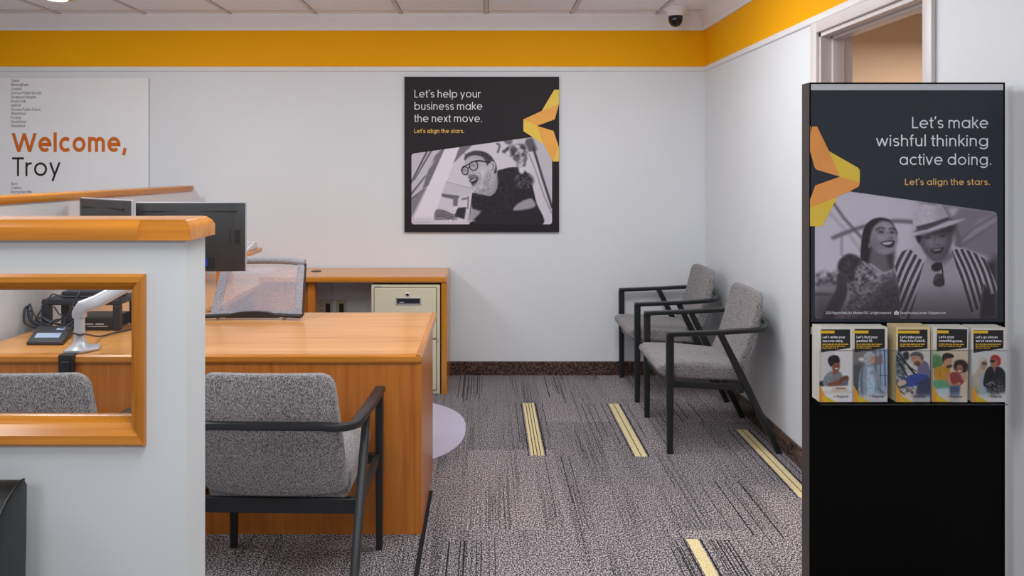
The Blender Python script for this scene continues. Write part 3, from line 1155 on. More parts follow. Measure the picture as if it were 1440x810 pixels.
def moulding(bm, side):
    fr, bk = PD - 0.012, PD + PT + 0.012
    if side in 'tb':
        x0, x1 = WXL - 0.03, WX + 0.005
        if side == 't':
            z0, z1 = WZ1 - 0.034, WZ1 + 0.006
            pr = [(PD + 0.001, z1), (fr + 0.004, z1), (fr, z1 - 0.006), (fr, z1 - 0.018), (fr + 0.012, z0 + 0.006), (fr + 0.03, z0), (bk - 0.03, z0), (bk, z0 + 0.02), (bk, z1), (PD + PT - 0.001, z1)]
        else:
            z0, z1 = WZ0 - 0.006, WZ0 + 0.052
            pr = [(PD + 0.001, z0), (fr + 0.002, z0), (fr - 0.006, z0 + 0.008), (fr - 0.004, z0 + 0.026), (fr + 0.014, z0 + 0.046), (fr + 0.030, z0 + 0.0505), (fr + 0.034, z1 - 0.004), (PD + 0.040, z1), (PD + 0.050, z1 - 0.002), (PD + 0.052, z0 + 0.03), (bk, z0 + 0.03), (bk, z0), (PD + PT - 0.001, z0)]
        prism(bm, pr, 'X', x0, x1)
    else:
        z0, z1 = WZ0 - 0.006, WZ1 + 0.006
        if side == 'r':
            x1 = WX + 0.005
            pr = [(x1, PD + 0.001), (x1, fr + 0.002), (x1 - 0.006, fr - 0.002), (x1 - 0.022, fr - 0.001), (x1 - FW, fr + 0.006), (x1 - FW, bk), (x1, bk), (x1, PD + PT - 0.001)]
        else:
            x0 = WXL - 0.005
            pr = [(x0, PD + 0.001), (x0, fr), (x0 + FW, fr + 0.006), (x0 + FW, bk), (x0, bk), (x0, PD + PT - 0.001)]
        prism(bm, pr, 'Z', z0, z1)


def mitre(bm, right_, top_, keep_rail):
    """cuts a moulding along the diagonal of a corner of the frame"""
    hx = FW
    hz = 0.040 if top_ else 0.058
    x_ = WX + 0.005 if right_ else WXL - 0.005
    z_ = WZ1 + 0.006 if top_ else WZ0 - 0.006
    n_ = Vector((hz * (1 if right_ else -1), 0, -hx * (1 if top_ else -1)))
    if not keep_rail:
        n_ = -n_
    r_ = bmesh.ops.bisect_plane(bm, geom=bm.verts[:] + bm.edges[:] + bm.faces[:], plane_co=(x_, 0, z_), plane_no=n_, clear_outer=True)
    bmesh.ops.holes_fill(bm, edges=[e for e in bm.edges if e.is_boundary], sides=0)


fr_bm = B()
moulding(fr_bm, 't')
mitre(fr_bm, True, True, True)
bb_ = B()
moulding(bb_, 'b')
mitre(bb_, True, False, True)
tmp = bpy.data.meshes.new('tmp')
bb_.to_mesh(tmp)
bb_.free()
fr_bm.from_mesh(tmp)
bpy.data.meshes.remove(tmp)
wf = mk('window_frame', fr_bm, 'edge_x', p, smooth=30)
bm = B()
moulding(bm, 'r')
mitre(bm, True, True, False)
mitre(bm, True, False, False)
mk('stile', bm, 'edge_z', wf, smooth=30)
bm = B()
moulding(bm, 'l')
mk('stile', bm, 'edge_z', wf, smooth=30)
bm = B()
box(bm, WXL + 0.02, WX - 0.02, PD + 0.062, PD + 0.067, WZ0 + 0.03, WZ1 - 0.02)
mk('pane', bm, 'glass', wf)

# partition along the far left side of the desks, turned a little
FS = 0.062


def fx(D):
    return -2.205 + FS * (D - 3.47)


p = thing('office_partition', 'low white partition with wood cap behind the monitors, running to the back wall', 'partition', (-2.2, 4.3, 0))
bm = B()
bot = [(2.75, 0), (5.64, 0), (5.64, 1.27), (5.50, 1.398), (5.42, 1.398), (5.42, 1.362), (2.75, 1.362)]
Af = [bm.verts.new((fx(y) - 0.02, y, z)) for y, z in bot]
Bf = [bm.verts.new((fx(y) - 0.11, y, z)) for y, z in bot]
fs = [bm.faces.new(Af), bm.faces.new(Bf[::-1])] + [bm.faces.new([Af[i], Bf[i], Bf[(i + 1) % 7], Af[(i + 1) % 7]]) for i in range(7)]
bmesh.ops.recalc_face_normals(bm, faces=fs)
mk('panel', bm, 'wall', p)
bm = B()
sweep(bm, [(fx(2.73) - 0.065, 2.73, 1.38), (fx(5.45) - 0.065, 5.45, 1.38)], rrect(0.13, 0.040, 0.01, 3))
mk('cap', bm, 'edge_y', p, smooth=40)

# ================================================================ DESKS
d = thing('desk', 'honey-coloured wooden desk with a full front panel, in front of the office chair', 'desk', (-1.2, 3.66, 0))
bm = B()
DX0, DX1, DD0, DD1, DT = -2.19, -0.272, 3.205, 4.13, 0.75
prism(bm, [(-2.20, DD0), (DX1 - 0.02, DD0), (DX1 - 0.02, DD1), (-2.15, DD1)], 'Z', DT - 0.030, DT)
mk('desktop', bm, 'oak_x', d)
bm = B()
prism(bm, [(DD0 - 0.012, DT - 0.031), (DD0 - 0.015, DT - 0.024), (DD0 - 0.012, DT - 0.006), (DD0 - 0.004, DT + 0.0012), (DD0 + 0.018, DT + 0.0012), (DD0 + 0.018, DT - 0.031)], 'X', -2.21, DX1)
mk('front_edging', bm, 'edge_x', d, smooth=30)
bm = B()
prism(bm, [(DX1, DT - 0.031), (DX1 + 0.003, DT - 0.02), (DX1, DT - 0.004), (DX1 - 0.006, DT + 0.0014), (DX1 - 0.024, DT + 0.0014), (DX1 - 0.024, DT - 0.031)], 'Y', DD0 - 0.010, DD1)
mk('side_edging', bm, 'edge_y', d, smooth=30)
bm = B()
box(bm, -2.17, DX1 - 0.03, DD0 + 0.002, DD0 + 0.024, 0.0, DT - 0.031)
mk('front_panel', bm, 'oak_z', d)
bm = B()
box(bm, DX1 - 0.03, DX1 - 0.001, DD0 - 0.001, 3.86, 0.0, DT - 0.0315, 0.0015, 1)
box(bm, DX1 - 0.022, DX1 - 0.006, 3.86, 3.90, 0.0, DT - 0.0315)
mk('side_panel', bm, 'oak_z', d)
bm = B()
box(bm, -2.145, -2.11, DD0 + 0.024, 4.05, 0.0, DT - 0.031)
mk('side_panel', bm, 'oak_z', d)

r = thing('return_desk', 'wooden return desk along the far partition, behind the monitors', 'desk', (-1.83, 4.9, 0))
bm = B()
prism(bm, [(fx(4.14) - 0.018, 4.14), (-1.535, 4.14), (-1.535, 5.636), (fx(5.636) - 0.018, 5.636)], 'Z', DT - 0.032, DT - 0.001)
mk('desktop', bm, 'oak_y', r)
bm = B()
prism(bm, [(-1.535, DT - 0.034), (-1.524, DT - 0.03), (-1.524, DT - 0.005), (-1.532, DT + 0.001), (-1.55, DT + 0.001), (-1.535, DT - 0.002)], 'Y', 4.14, 5.16)
mk('edging', bm, 'edge_y', r)
bm = B()
box(bm, -1.575, -1.545, 5.17, 5.63, 0, DT - 0.034)
box(bm, -2.06, -1.575, 5.60, 5.63, 0.0, DT - 0.034)
mk('panel', bm, 'oak_z', r)

c = thing('credenza', 'low wooden credenza against the back wall, left of the waiting chairs', 'credenza', (-0.9, 5.4, 0))
CZ = 0.790
bm = B()
box(bm, -1.53, -0.285, 5.185, 5.643, CZ - 0.036, CZ)
mk('top', bm, 'oak_x', c)
bm = B()
prism(bm, [(5.172, CZ - 0.037), (5.168, CZ - 0.03), (5.170, CZ - 0.007), (5.178, CZ + 0.001), (5.198, CZ + 0.001), (5.198, CZ - 0.037)], 'X', -1.53, -0.272)
box(bm, -0.292, -0.272, 5.196, 5.643, CZ - 0.037, CZ + 0.001, 0.003)
mk('edging', bm, 'edge_x', c)
bm = B()
box(bm, -0.309, -0.271, 5.178, 5.640, 0, CZ - 0.037, 0.002, 1)
mk('side_panel', bm, 'edge_z', c)
bm = B()
box(bm, -1.215, -1.168, 5.21, 5.29, 0, CZ - 0.037)
box(bm, -1.53, -1.215, 5.24, 5.26, 0, CZ - 0.037)
mk('divider', bm, 'oak_z', c)
bm = B()
lathe(bm, [(0.036, 0), (0.036, 0.003), (0.030, 0.005), (0.001, 0.005)], (-1.215, 5.46, CZ), 20)
mk('cable_grommet', bm, 'plastic', c)

# filing cabinet
f = thing('filing_cabinet', 'cream metal filing cabinet under the credenza', 'filing cabinet', (-0.548, 5.4, 0))
FX0, FX1, FY, FZ = -0.782, -0.318, 5.185, 0.737
bm = B()
box(bm, FX0, FX1, FY, 5.62, 0.0, FZ, 0.004)
mk('body', bm, 'cream', f)
for i, (z0, z1) in enumerate(((0.378, 0.715), (0.03, 0.366))):
    bm = B()
    box(bm, FX0 + 0.022, FX1 - 0.026, FY - 0.010, FY + 0.002, z0, z1, 0.003)
    box(bm, FX0 + 0.017, FX1 - 0.021, FY - 0.0008, FY + 0.001, z0 - 0.005, z1 + 0.005, mi=1)
    dr = mk('drawer', bm, ['cream', 'cream_d'], f)
    zc = z1 - 0.086
    xc = (FX0 + FX1) / 2 + 0.02
    bm = B()
    w_, h_ = 0.084, 0.022
    box(bm, xc - w_, xc + w_, FY - 0.016, FY - 0.009, zc + h_ - 0.005, zc + h_ + 0.002, 0.001)
    box(bm, xc - w_, xc + w_, FY - 0.016, FY - 0.009, zc - h_ - 0.002, zc - h_ + 0.004, 0.001)
    box(bm, xc - w_, xc - w_ + 0.006, FY - 0.016, FY - 0.009, zc - h_, zc + h_)
    box(bm, xc + w_ - 0.006, xc + w_, FY - 0.016, FY - 0.009, zc - h_, zc + h_)
    box(bm, xc - w_ + 0.005, xc + w_ - 0.005, FY - 0.0115, FY - 0.009, zc - h_, zc + h_, mi=1)
    box(bm, xc - 0.06, xc - 0.03, FY - 0.013, FY - 0.011, zc - 0.012, zc - 0.006, mi=0)
    mk('handle', bm, ['silver', 'plastic'], dr)
bm = B()
lathe(bm, [(0.013, 0), (0.013, -0.006), (0.009, -0.008), (0.001, -0.008)], (xc - 0.007, FY - 0.010, 0.674), 16, axis='Y')
box(bm, xc - 0.009, xc - 0.005, FY - 0.0195, FY - 0.0175, 0.668, 0.680, mi=1)
mk('lock', bm, ['chrome', 'plastic'], f)
bm = B()
box(bm, FX0 + 0.025, FX0 + 0.068, FY - 0.003, FY + 0.001, 0.720, 0.732, 0.001)
mk('badge', bm, 'silver', f)
bm = B()
box(bm, FX1 - 0.022, FX1 - 0.012, FY - 0.006, FY + 0.001, 0.35, 0.385, 0.002)
mk('latch', bm, 'silver', f)

# outlets on the back wall, under the credenza
for (px, wd, lab, ns) in ((457, 0.115, 'wide ivory double wall outlet under the credenza, left one', 2), (480.5, 0.075, 'narrow ivory wall outlet under the credenza, nearer the filing cabinet', 1)):
    c0 = P(px, 433, YB)
    bm = B()
    box(bm, c0.x - wd / 2, c0.x + wd / 2, YB - 0.007, YB, c0.z - 0.06, c0.z + 0.06, 0.003)
    o = mk('wall_outlet', bm, 'ivory', None, (c0.x, YB, c0.z - 0.06))
    tag(o, lab, 'outlet', 'outlets under the credenza')
    for k in range(ns):
        xo = c0.x + (k - (ns - 1) / 2) * 0.046
        bm = B()
        box(bm, xo - 0.017, xo + 0.017, YB - 0.0095, YB - 0.006, c0.z - 0.034, c0.z + 0.034, 0.002)
        for zz in (-0.017, 0.017):
            box(bm, xo - 0.008, xo - 0.005, YB - 0.0105, YB - 0.009, c0.z + zz - 0.006, c0.z + zz + 0.006, mi=1)
            box(bm, xo + 0.005, xo + 0.008, YB - 0.0105, YB - 0.009, c0.z + zz - 0.006, c0.z + zz + 0.006, mi=1)
        mk('socket', bm, ['ivory' if k == 0 and ns == 2 else 'plastic_g', 'plastic'], o)
bm = B()
sweep(bm, catmull([(-1.165, 5.57, 0.754), (-1.14, 5.62, 0.66), (-1.13, 5.645, 0.57), (-1.155, 5.648, 0.51)], 8), circ(0.0025, 6))
tag(mk('power_cord', bm, 'ivory', None, (-1.16, 5.64, 0.5)), 'thin pale cord hanging to the wall outlet under the credenza', 'cord')

# chair mat
bm = B()
pts = []
for i in range(72):
    a = 2 * PI * i / 72
    cx_, cy_, ra_, rb_ = -0.86, 4.47, 0.735, 0.62
    e = 0.82
    ca, sa = math.cos(a), math.sin(a)
    pts.append((cx_ + ra_ * math.copysign(abs(ca) ** e, ca), cy_ + rb_ * math.copysign(abs(sa) ** e, sa)))
prism(bm, pts, 'Z', 0.0008, 0.0045)
tag(mk('chair_mat', bm, 'mat', None, (-0.86, 4.47, 0)), 'pale lavender plastic chair mat on the carpet behind the desk', 'mat')

# ================================================================ ARMCHAIRS


def lerp_tab(tab, t):
    for (a, va), (b, vb) in zip(tab, tab[1:]):
        if t <= b:
            return va + (vb - va) * max(0, (t - a) / (b - a))
    return tab[-1][1]


def make_armchair(label, group):
    t = thing('armchair', label, 'chair', (0, 0, 0), group)
    # seat: profile in (y, z), front to +Y
    bm = B()
    pr = [(-0.085, 0.372), (0.30, 0.388), (0.345, 0.412), (0.362, 0.436), (0.355, 0.458), (0.325, 0.472), (0.15, 0.468), (-0.03, 0.452), (-0.085, 0.445)]
    prism(bm, pr, 'X', -0.252, 0.252)
    es = [e for e in bm.edges if abs(e.verts[0].co.x - e.verts[1].co.x) < 1e-6]
    bmesh.ops.bevel(bm, geom=es, offset=0.022, segments=4, profile=0.6, affect='EDGES', clamp_overlap=True)
    for x in (-0.17, -0.08, 0, 0.08, 0.17):
        bmesh.ops.bisect_plane(bm, geom=bm.verts[:] + bm.edges[:] + bm.faces[:], plane_co=(x, 0, 0), plane_no=(1, 0, 0))
    for v in bm.verts:
        if v.co.z > 0.43:
            v.co.z += 0.010 * max(0, 1 - (v.co.x / 0.26) ** 2)
    mk('seat', bm, 'fabric', t, smooth=55)
    # backrest: a rounded slab, leaning and slightly hollow
    Z0, Z1 = 0.395, 0.842
    bm = B()
    box(bm, -0.5, 0.5, 0, 1, 0, 1)
    for v in bm.verts:
        v.co.x *= 0.5
        v.co.y *= 0.052
        v.co.z = Z0 + (Z1 - Z0) * v.co.z
    es = [e for e in bm.edges if abs(e.verts[0].co.y - e.verts[1].co.y) > 0.01 and e.verts[0].co.z > 0.6]
    bmesh.ops.bevel(bm, geom=es, offset=0.05, segments=7, profile=0.5, affect='EDGES')
    es = [e for e in bm.edges if abs(e.verts[0].co.y - e.verts[1].co.y) > 0.01 and e.verts[0].co.z < 0.45 and e.verts[1].co.z < 0.45]
    bmesh.ops.bevel(bm, geom=es, offset=0.03, segments=4, profile=0.5, affect='EDGES')
    es = [e for e in bm.edges if abs(e.verts[0].co.y - e.verts[1].co.y) < 1e-5]
    bmesh.ops.bevel(bm, geom=es, offset=0.013, segments=3, profile=0.5, affect='EDGES')
    for z in np.linspace(Z0 + 0.06, Z1 - 0.06, 8):
        bmesh.ops.bisect_plane(bm, geom=bm.verts[:] + bm.edges[:] + bm.faces[:], plane_co=(0, 0, z), plane_no=(0, 0, 1))
    for x in np.linspace(-0.2, 0.2, 9):
        bmesh.ops.bisect_plane(bm, geom=bm.verts[:] + bm.edges[:] + bm.faces[:], plane_co=(x, 0, 0), plane_no=(1, 0, 0))
    rear = [(0.39, -0.118), (0.42, -0.133), (0.48, -0.160), (0.55, -0.190), (0.63, -0.212), (0.72, -0.229), (0.85, -0.247)]
    thick = [(0.39, 0.052), (0.6, 0.052), (0.75, 0.045), (0.85, 0.036)]
    for v in bm.verts:
        z = v.co.z
        th = lerp_tab(thick, z)
        w_ = v.co.y / 0.052
        k = v.co.x / 0.25
        v.co.y = lerp_tab(rear, z) + th * (1 - w_) if False else lerp_tab(rear, z) + th * w_
        v.co.y += 0.016 * k * k
        v.co.x *= lerp_tab([(0.39, 1.0), (0.6, 0.985), (0.85, 0.90)], z)
        v.co.z -= 0.012 * (1 - k * k) if z < Z0 + 0.02 else 0
    bmesh.ops.recalc_face_normals(bm, faces=bm.faces[:])
    mk('backrest', bm, 'fabric', t, smooth=55)
    # wrap-round arm loop
    half = [(0.295, 0.316, 0.637), (0.295, 0.20, 0.641), (0.295, 0.03, 0.648), (0.293, -0.08, 0.655)]
    half += [(0.195 + 0.098 * math.cos(math.radians(a)), -0.155 - 0.098 * math.sin(math.radians(a)), 0.657 + 0.020 * a / 90) for a in range(12, 91, 13)]
    half += [(0.10, -0.263, 0.680), (0.0, -0.267, 0.681)]
    path = half + [(-x, y, z) for x, y, z in half[-2::-1]]
    bm = B()
    n_ = len(path)
    sc = [(1.0, 1.0)] * n_
    sc = [((0.62, 1.05) if abs(x) < 0.2 else ((0.85, 1.0) if y < -0.13 else (1.0, 1.0))) for x, y, z in path]
    sweep(bm, path, rrect(0.042, 0.024, 0.006, 2), scales=sc)
    mk('armrest', bm, 'black', t, smooth=40)
    for s in (-1, 1):
        bm = B()
        sweep(bm, [(s * 0.295, 0.300, 0.0), (s * 0.295, 0.300, 0.40), (s * 0.295, 0.300, 0.636)], rrect(0.030, 0.040, 0.004, 2), up=(0, 1, 0), scales=[0.78, 0.98, 1.0])
        mk('leg', bm, 'black', t, smooth=40)
        bm = B()
        sweep(bm, [(s * 0.295, -0.285, 0.0), (s * 0.294, -0.09, 0.40), (s * 0.293, 0.03, 0.640)], rrect(0.030, 0.038, 0.004, 2), up=(0, 1, 0), scales=[0.80, 1.0, 0.85])
        mk('leg', bm, 'black', t, smooth=40)
        bm = B()
        sweep(bm, [(s * 0.288, 0.29, 0.372), (s * 0.288, -0.09, 0.352)], rrect(0.022, 0.034, 0.003, 2))
        mk('side_rail', bm, 'black', t, smooth=40)
    bm = B()
    box(bm, -0.285, 0.285, -0.100, -0.076, 0.318, 0.372, 0.003)
    mk('cross_rail', bm, 'black', t)
    bm = B()
    box(bm, -0.285, 0.285, 0.285, 0.309, 0.345, 0.384, 0.003)
    mk('cross_rail', bm, 'black', t)
    return t


VG, WG = 'armchairs in front of the desk', 'waiting chairs along the right wall'
ch = make_armchair('grey armchair with its back to us, drawn up to the front of the desk', VG)
ch.location = (-0.735, 2.795, 0)
ch.rotation_euler = (0, 0, math.radians(-1.5))
c2 = dup(ch, (-1.575, 2.795, 0), math.radians(1))
c2['label'] = 'grey armchair seen through the partition window'
c3 = dup(ch, (1.278, 4.405, 0), PI / 2)
c3['label'], c3['group'] = 'grey armchair by the right wall, the nearer of the two waiting chairs', WG
c4 = dup(ch, (1.278, 5.297, 0), PI / 2)
c4['label'], c4['group'] = 'grey armchair in the corner by the back wall, the farther waiting chair', WG

# black leather club chair in front of the near partition
l = thing('leather_armchair', 'black leather armchair backed against the near partition, at the lower left edge', 'chair', (-1.35, 1.32, 0))
lx1 = -1.010


def club_arm(x0, x1):
    bm = B()
    pr = [(0.90, 0.03), (1.655, 0.03), (1.675, 0.40), (1.688, 0.72), (1.690, 0.838), (1.682, 0.850), (1.665, 0.852), (1.64, 0.846), (1.60, 0.822), (1.56, 0.775), (1.53, 0.70), (1.50, 0.63), (1.42, 0.60), (1.0, 0.58), (0.92, 0.56), (0.90, 0.50)]
    prism(bm, pr, 'X', x0, x1)
    es = [e for e in bm.edges if abs(e.verts[0].co.x - e.verts[1].co.x) < 1e-6]
    bmesh.ops.bevel(bm, geom=es, offset=0.006, segments=3, profile=0.5, affect='EDGES', clamp_overlap=True)
    return bm


mk('arm', club_arm(lx1 - 0.10, lx1), 'leather', l, smooth=40)
mk('arm', club_arm(lx1 - 0.74, lx1 - 0.64), 'leather', l, smooth=40)
bm = B()
prism(bm, [(1.50, 0.30), (1.665, 0.30), (1.688, 0.72), (1.690, 0.846), (1.67, 0.858), (1.60, 0.852), (1.55, 0.80), (1.52, 0.66)], 'X', lx1 - 0.64, lx1 - 0.10, 0.012, 3)
mk('backrest', bm, 'leather', l, smooth=40)
bm = B()
box(bm, lx1 - 0.635, lx1 - 0.105, 0.92, 1.55, 0.28, 0.45, 0.03, 4)
mk('seat', bm, 'leather', l, smooth=40)
bm = B()
pp = [(lx1 + 0.001, y, z) for y, z in ((1.672, 0.8545), (1.660, 0.8545), (1.638, 0.849), (1.598, 0.825), (1.557, 0.776), (1.528, 0.70), (1.50, 0.632), (1.42, 0.602), (1.0, 0.582))]
tube(bm, [v for v in catmull(pp, 4)], 0.003, 6)
mk('piping', bm, 'leather', l, smooth=60)
for x in (lx1 - 0.05, lx1 - 0.69):
    for y in (0.95, 1.62):
        bm = B()
        box(bm, x - 0.02, x + 0.02, y - 0.02, y + 0.02, 0, 0.035)
        mk('foot', bm, 'black', l)

# ================================================================ MESH OFFICE CHAIR
o = thing('office_chair', 'grey mesh-back office chair with black rim, behind the desk', 'chair', (-1.15, 4.46, 0))
pl = [P(297, 441, 3.95), P(425, 441, 3.95), P(428.5, 371, 4.08), P(313, 371, 4.08)]   # lower left, lower right, upper right, upper left


def sheetp(u, v):
    b_ = pl[0].lerp(pl[1], u)
    t_ = pl[3].lerp(pl[2], u)
    q_ = b_.lerp(t_, v)
    k = (u - 0.5) * 2
    q_.y += 0.02 * (1 - k * k) - 0.01
    return q_


def grid_patch(bm, u0, u1, v0, v1, nu, nv, off=0.0):
    vs_ = [[bm.verts.new(sheetp(u0 + (u1 - u0) * i / nu, v0 + (v1 - v0) * j / nv) + Vector((0, off, 0))) for i in range(nu + 1)] for j in range(nv + 1)]
    for j in range(nv):
        for i in range(nu):
            bm.faces.new([vs_[j][i], vs_[j][i + 1], vs_[j + 1][i + 1], vs_[j + 1][i]])


bm = B()
grid_patch(bm, 0.06, 0.94, 0.04, 0.92, 14, 10)
mk('mesh_panel', bm, 'meshcloth', o, smooth=60)
bm = B()
grid_patch(bm, 0.0, 0.10, 0.0, 1.0, 2, 10, -0.003)
grid_patch(bm, 0.92, 1.0, 0.0, 1.0, 2, 10, -0.003)
grid_patch(bm, 0.10, 0.92, 0.0, 0.05, 10, 1, -0.003)
# rolled top edge
top = [sheetp(u, 1.0) for u in np.linspace(0, 1, 13)]
for i, v in enumerate(top):
    v.z += 0.012 * (1 - abs(i / 6 - 1) ** 3)
tube(bm, [Vector((v.x, v.y + 0.012, v.z + 0.004)) for v in top], 0.0185, 10)
mk('mesh_border', bm, 'meshband', o, smooth=60)
bm = B()
lowc = [sheetp(u, -0.03) for u in np.linspace(-0.06, 1.0, 15)]
sweep(bm, [Vector((v.x, v.y - 0.008, v.z + 0.004 - 0.006 * abs(i / 7 - 1))) for i, v in enumerate(lowc)], rrect(0.04, 0.016, 0.006, 2))
arc_p = [P(x, y, 3.945) for x, y in ((318, 446), (326, 440.5), (340, 438.0), (360, 437.0), (378, 438.5), (388, 442), (394, 446))]
prism(bm, [(v.x, v.z) for v in arc_p], 'Y', 3.925, 3.952)
rs = [sheetp(1.012, v) for v in np.linspace(-0.03, 1.0, 8)]
tube(bm, [v + Vector((0, 0.01, 0)) for v in rs], 0.005, 6)
mk('back_frame', bm, 'plastic', o, smooth=50)
for px in (305.5, 398.5):
    bm = B()
    a_, b_ = P(px, 447, 3.955), P(px + (-2 if px < 350 else 2), 450, 4.0)
    sweep(bm, [a_, Vector((b_.x, 4.16, 0.765)), Vector((b_.x, 4.22, 0.55)), Vector((-1.15, 4.40, 0.44))], circ(0.006, 8))
    mk('back_support', bm, 'chrome', o, smooth=50)
bm = B()
box(bm, -1.39, -0.91, 4.24, 4.70, 0.46, 0.53, 0.03, 4)
mk('seat', bm, 'fabric', o, smooth=50)
bm = B()
lathe(bm, [(0.028, 0.09), (0.028, 0.30), (0.02, 0.30), (0.02, 0.43), (0.09, 0.44), (0.09, 0.46)], (-1.15, 4.46, 0), 16)
mk('gas_post', bm, 'plastic', o, smooth=40)
for k in range(5):
    a = 2 * PI * k / 5 + 0.3
    ca, sa = math.cos(a), math.sin(a)
    bm = B()
    sweep(bm, [(-1.15 + 0.02 * ca, 4.46 + 0.02 * sa, 0.115), (-1.15 + 0.27 * ca, 4.46 + 0.27 * sa, 0.075)], rrect(0.04, 0.03, 0.006, 2), scales=[1.1, 0.7])
    lg = mk('base_arm', bm, 'plastic', o, smooth=40)
    bm = B()
    cx_, cy_ = -1.15 + 0.265 * ca, 4.46 + 0.265 * sa
    lathe(bm, [(0.012, -0.022), (0.029, -0.02), (0.030, 0.0), (0.029, 0.02), (0.012, 0.022)], (cx_, cy_, 0.0345), 16, axis='Y')
    mk('caster', bm, 'plastic', lg, smooth=40)

# ================================================================ MONITORS ON AN ARM


def make_monitor(label, c, w_, h_, yaw, parts_full):
    t = thing('monitor', label, 'monitor', c, 'monitors behind the partition')
    R_ = Matrix.Translation(Vector(c)) @ Matrix.Rotation(yaw, 4, 'Z') @ Matrix.Translation(-Vector(c))

    def fin(name, bm, mats, parent, sm=None):
        bm.transform(R_)
        return mk(name, bm, mats, parent, smooth=sm)
    x0, x1, z0, z1 = c[0] - w_ / 2, c[0] + w_ / 2, c[2] - h_ / 2, c[2] + h_ / 2
    y = c[1]
    bm = B()
    prism(bm, [(x0, y + 0.012), (x0 + 0.003, y + 0.004), (x0 + 0.05, y - 0.006), (c[0], y - 0.012), (x1 - 0.05, y - 0.006), (x1 - 0.003, y + 0.004), (x1, y + 0.012)], 'Z', z0 + 0.002, z1 - 0.002, 0.003, 2)
    box(bm, x0 + 0.035, x1 - 0.035, y - 0.0105, y - 0.004, z1 - 0.042, z1 - 0.0395, mi=1)
    back = fin('back_shell', bm, ['plastic_g', 'plastic'], t, 30)
    bm = B()
    box(bm, x0 - 0.002, x1 + 0.004, y + 0.012, y + 0.024, z0, z1 + 0.003, 0.003)
    fin('bezel', bm, 'silver', t)
    bm = B()
    box(bm, x0 + 0.01, x1 - 0.008, y + 0.0235, y + 0.0255, z0 + 0.018, z1 - 0.01)
    fin('screen', bm, 'plastic', t)
    bm = B()
    # joystick recess near one edge and the port bay at the bottom
    box(bm, x1 - 0.068, x1 - 0.022, y - 0.0055, y - 0.001, z0 + 0.138, z0 + 0.202, 0.002)
    box(bm, x1 - 0.070, x1 - 0.066, y - 0.0075, y - 0.001, z0 + 0.136, z0 + 0.204, mi=1)
    box(bm, x1 - 0.070, x1 - 0.022, y - 0.0075, y - 0.001, z0 + 0.134, z0 + 0.138, mi=2)
    fin('cover_recess', bm, ['plastic', 'plastic', 'plastic_g', 'blue'], t)
    bm = B()
    box(bm, c[0] - 0.02, x1 - 0.145, y - 0.0125, y - 0.004, z0 + 0.012, z0 + 0.076, 0.002, mi=1)
    fin('port_bay', bm, ['plastic', 'plastic', 'plastic_g', 'blue'], t)
    bm = B()
    box(bm, c[0] + 0.08, c[0] + 0.092, y - 0.016, y - 0.008, z0 + 0.03, z0 + 0.065, 0.001)
    fin('plug', bm, 'blue', t)
    return t


M['blue'] = paint('blue_plug', (40, 60, 170), 0.4, 0.05, 10)
DM = 3.72
a_, b_ = P(189.5, 285, DM), P(344, 382, DM)
m1c = ((a_.x + b_.x) / 2, DM, (a_.z + b_.z) / 2)
mw, mh = b_.x - a_.x, a_.z - b_.z
make_monitor('black computer monitor seen from behind, the larger one nearer the office chair', m1c, mw, mh, 0, True)
make_monitor('black computer monitor seen from behind, angled, the left of the two', (-1.915, 3.825, m1c[2] + 0.012), 0.52, mh, math.radians(-38), True)

am = thing('monitor_mount', 'silver monitor arm clamped to the front edge of the desk', 'monitor arm', (-1.73, 3.26, DT))
ax, ay = P(112, 440, 3.262).x, 3.262
bm = B()
prism(bm, [(ax - 0.046, 3.215), (ax + 0.03, 3.215), (ax + 0.075, 3.28), (ax + 0.05, 3.34), (ax - 0.046, 3.33)], 'Z', DT + 0.002, DT + 0.016, 0.004, 2)
lathe(bm, [(0.052, 0.014), (0.046, 0.02), (0.030, 0.032), (0.0235, 0.05), (0.0215, 0.07), (0.021, 0.145)], (ax, ay, DT), 24)
mk('base', bm, 'silver', am, smooth=40)
bm = B()
box(bm, ax - 0.044, ax + 0.018, 3.176, 3.196, DT - 0.09, DT + 0.003, 0.003)
box(bm, ax - 0.03, ax + 0.006, 3.166, 3.178, DT - 0.085, DT - 0.02, 0.003)
box(bm, ax - 0.044, ax + 0.018, 3.176, 3.24, DT + 0.0015, DT + 0.004)
mk('clamp', bm, 'plastic', am)
bm = B()
e0 = Vector((ax, ay, DT + 0.145))
e1 = Vector((ax, ay, DT + 0.178))
s1 = P(135, 424.5, 3.29)
s2 = P(216, 382, 3.42)
sweep(bm, [e0, e0.lerp(e1, 0.6), e1 + Vector((0.012, 0, 0.012)), s1, s2], rrect(0.046, 0.058, 0.016, 4), up=(-0.35, 0, 1), scales=[0.9, 0.95, 1.0, 1.0, 0.9])
lathe(bm, [(0.03, -0.05), (0.03, 0.05)], s2, 18)
mk('lower_arm', bm, 'silver', am, smooth=45)
bm = B()
h1 = Vector((m1c[0], DM - 0.05, m1c[2]))
sweep(bm, [s2 + Vector((0, 0, 0.04)), h1 + Vector((0, -0.02, 0))], rrect(0.04, 0.05, 0.014, 3))
box(bm, h1.x - 0.05, h1.x + 0.05, DM - 0.030, DM - 0.0125, h1.z - 0.05, h1.z + 0.05, 0.004)
lathe(bm, [(0.025, -0.06), (0.025, -0.02)], (h1.x, DM, h1.z), 16, axis='Y')
mk('upper_arm', bm, 'silver', am, smooth=45)
bm = B()
h2 = P(113, 312, 3.68)
sweep(bm, [s2 + Vector((0, 0, 0.06)), P(165, 352, 3.55), Vector((h2.x, h2.y - 0.03, h2.z - 0.03))], rrect(0.04, 0.045, 0.014, 3))
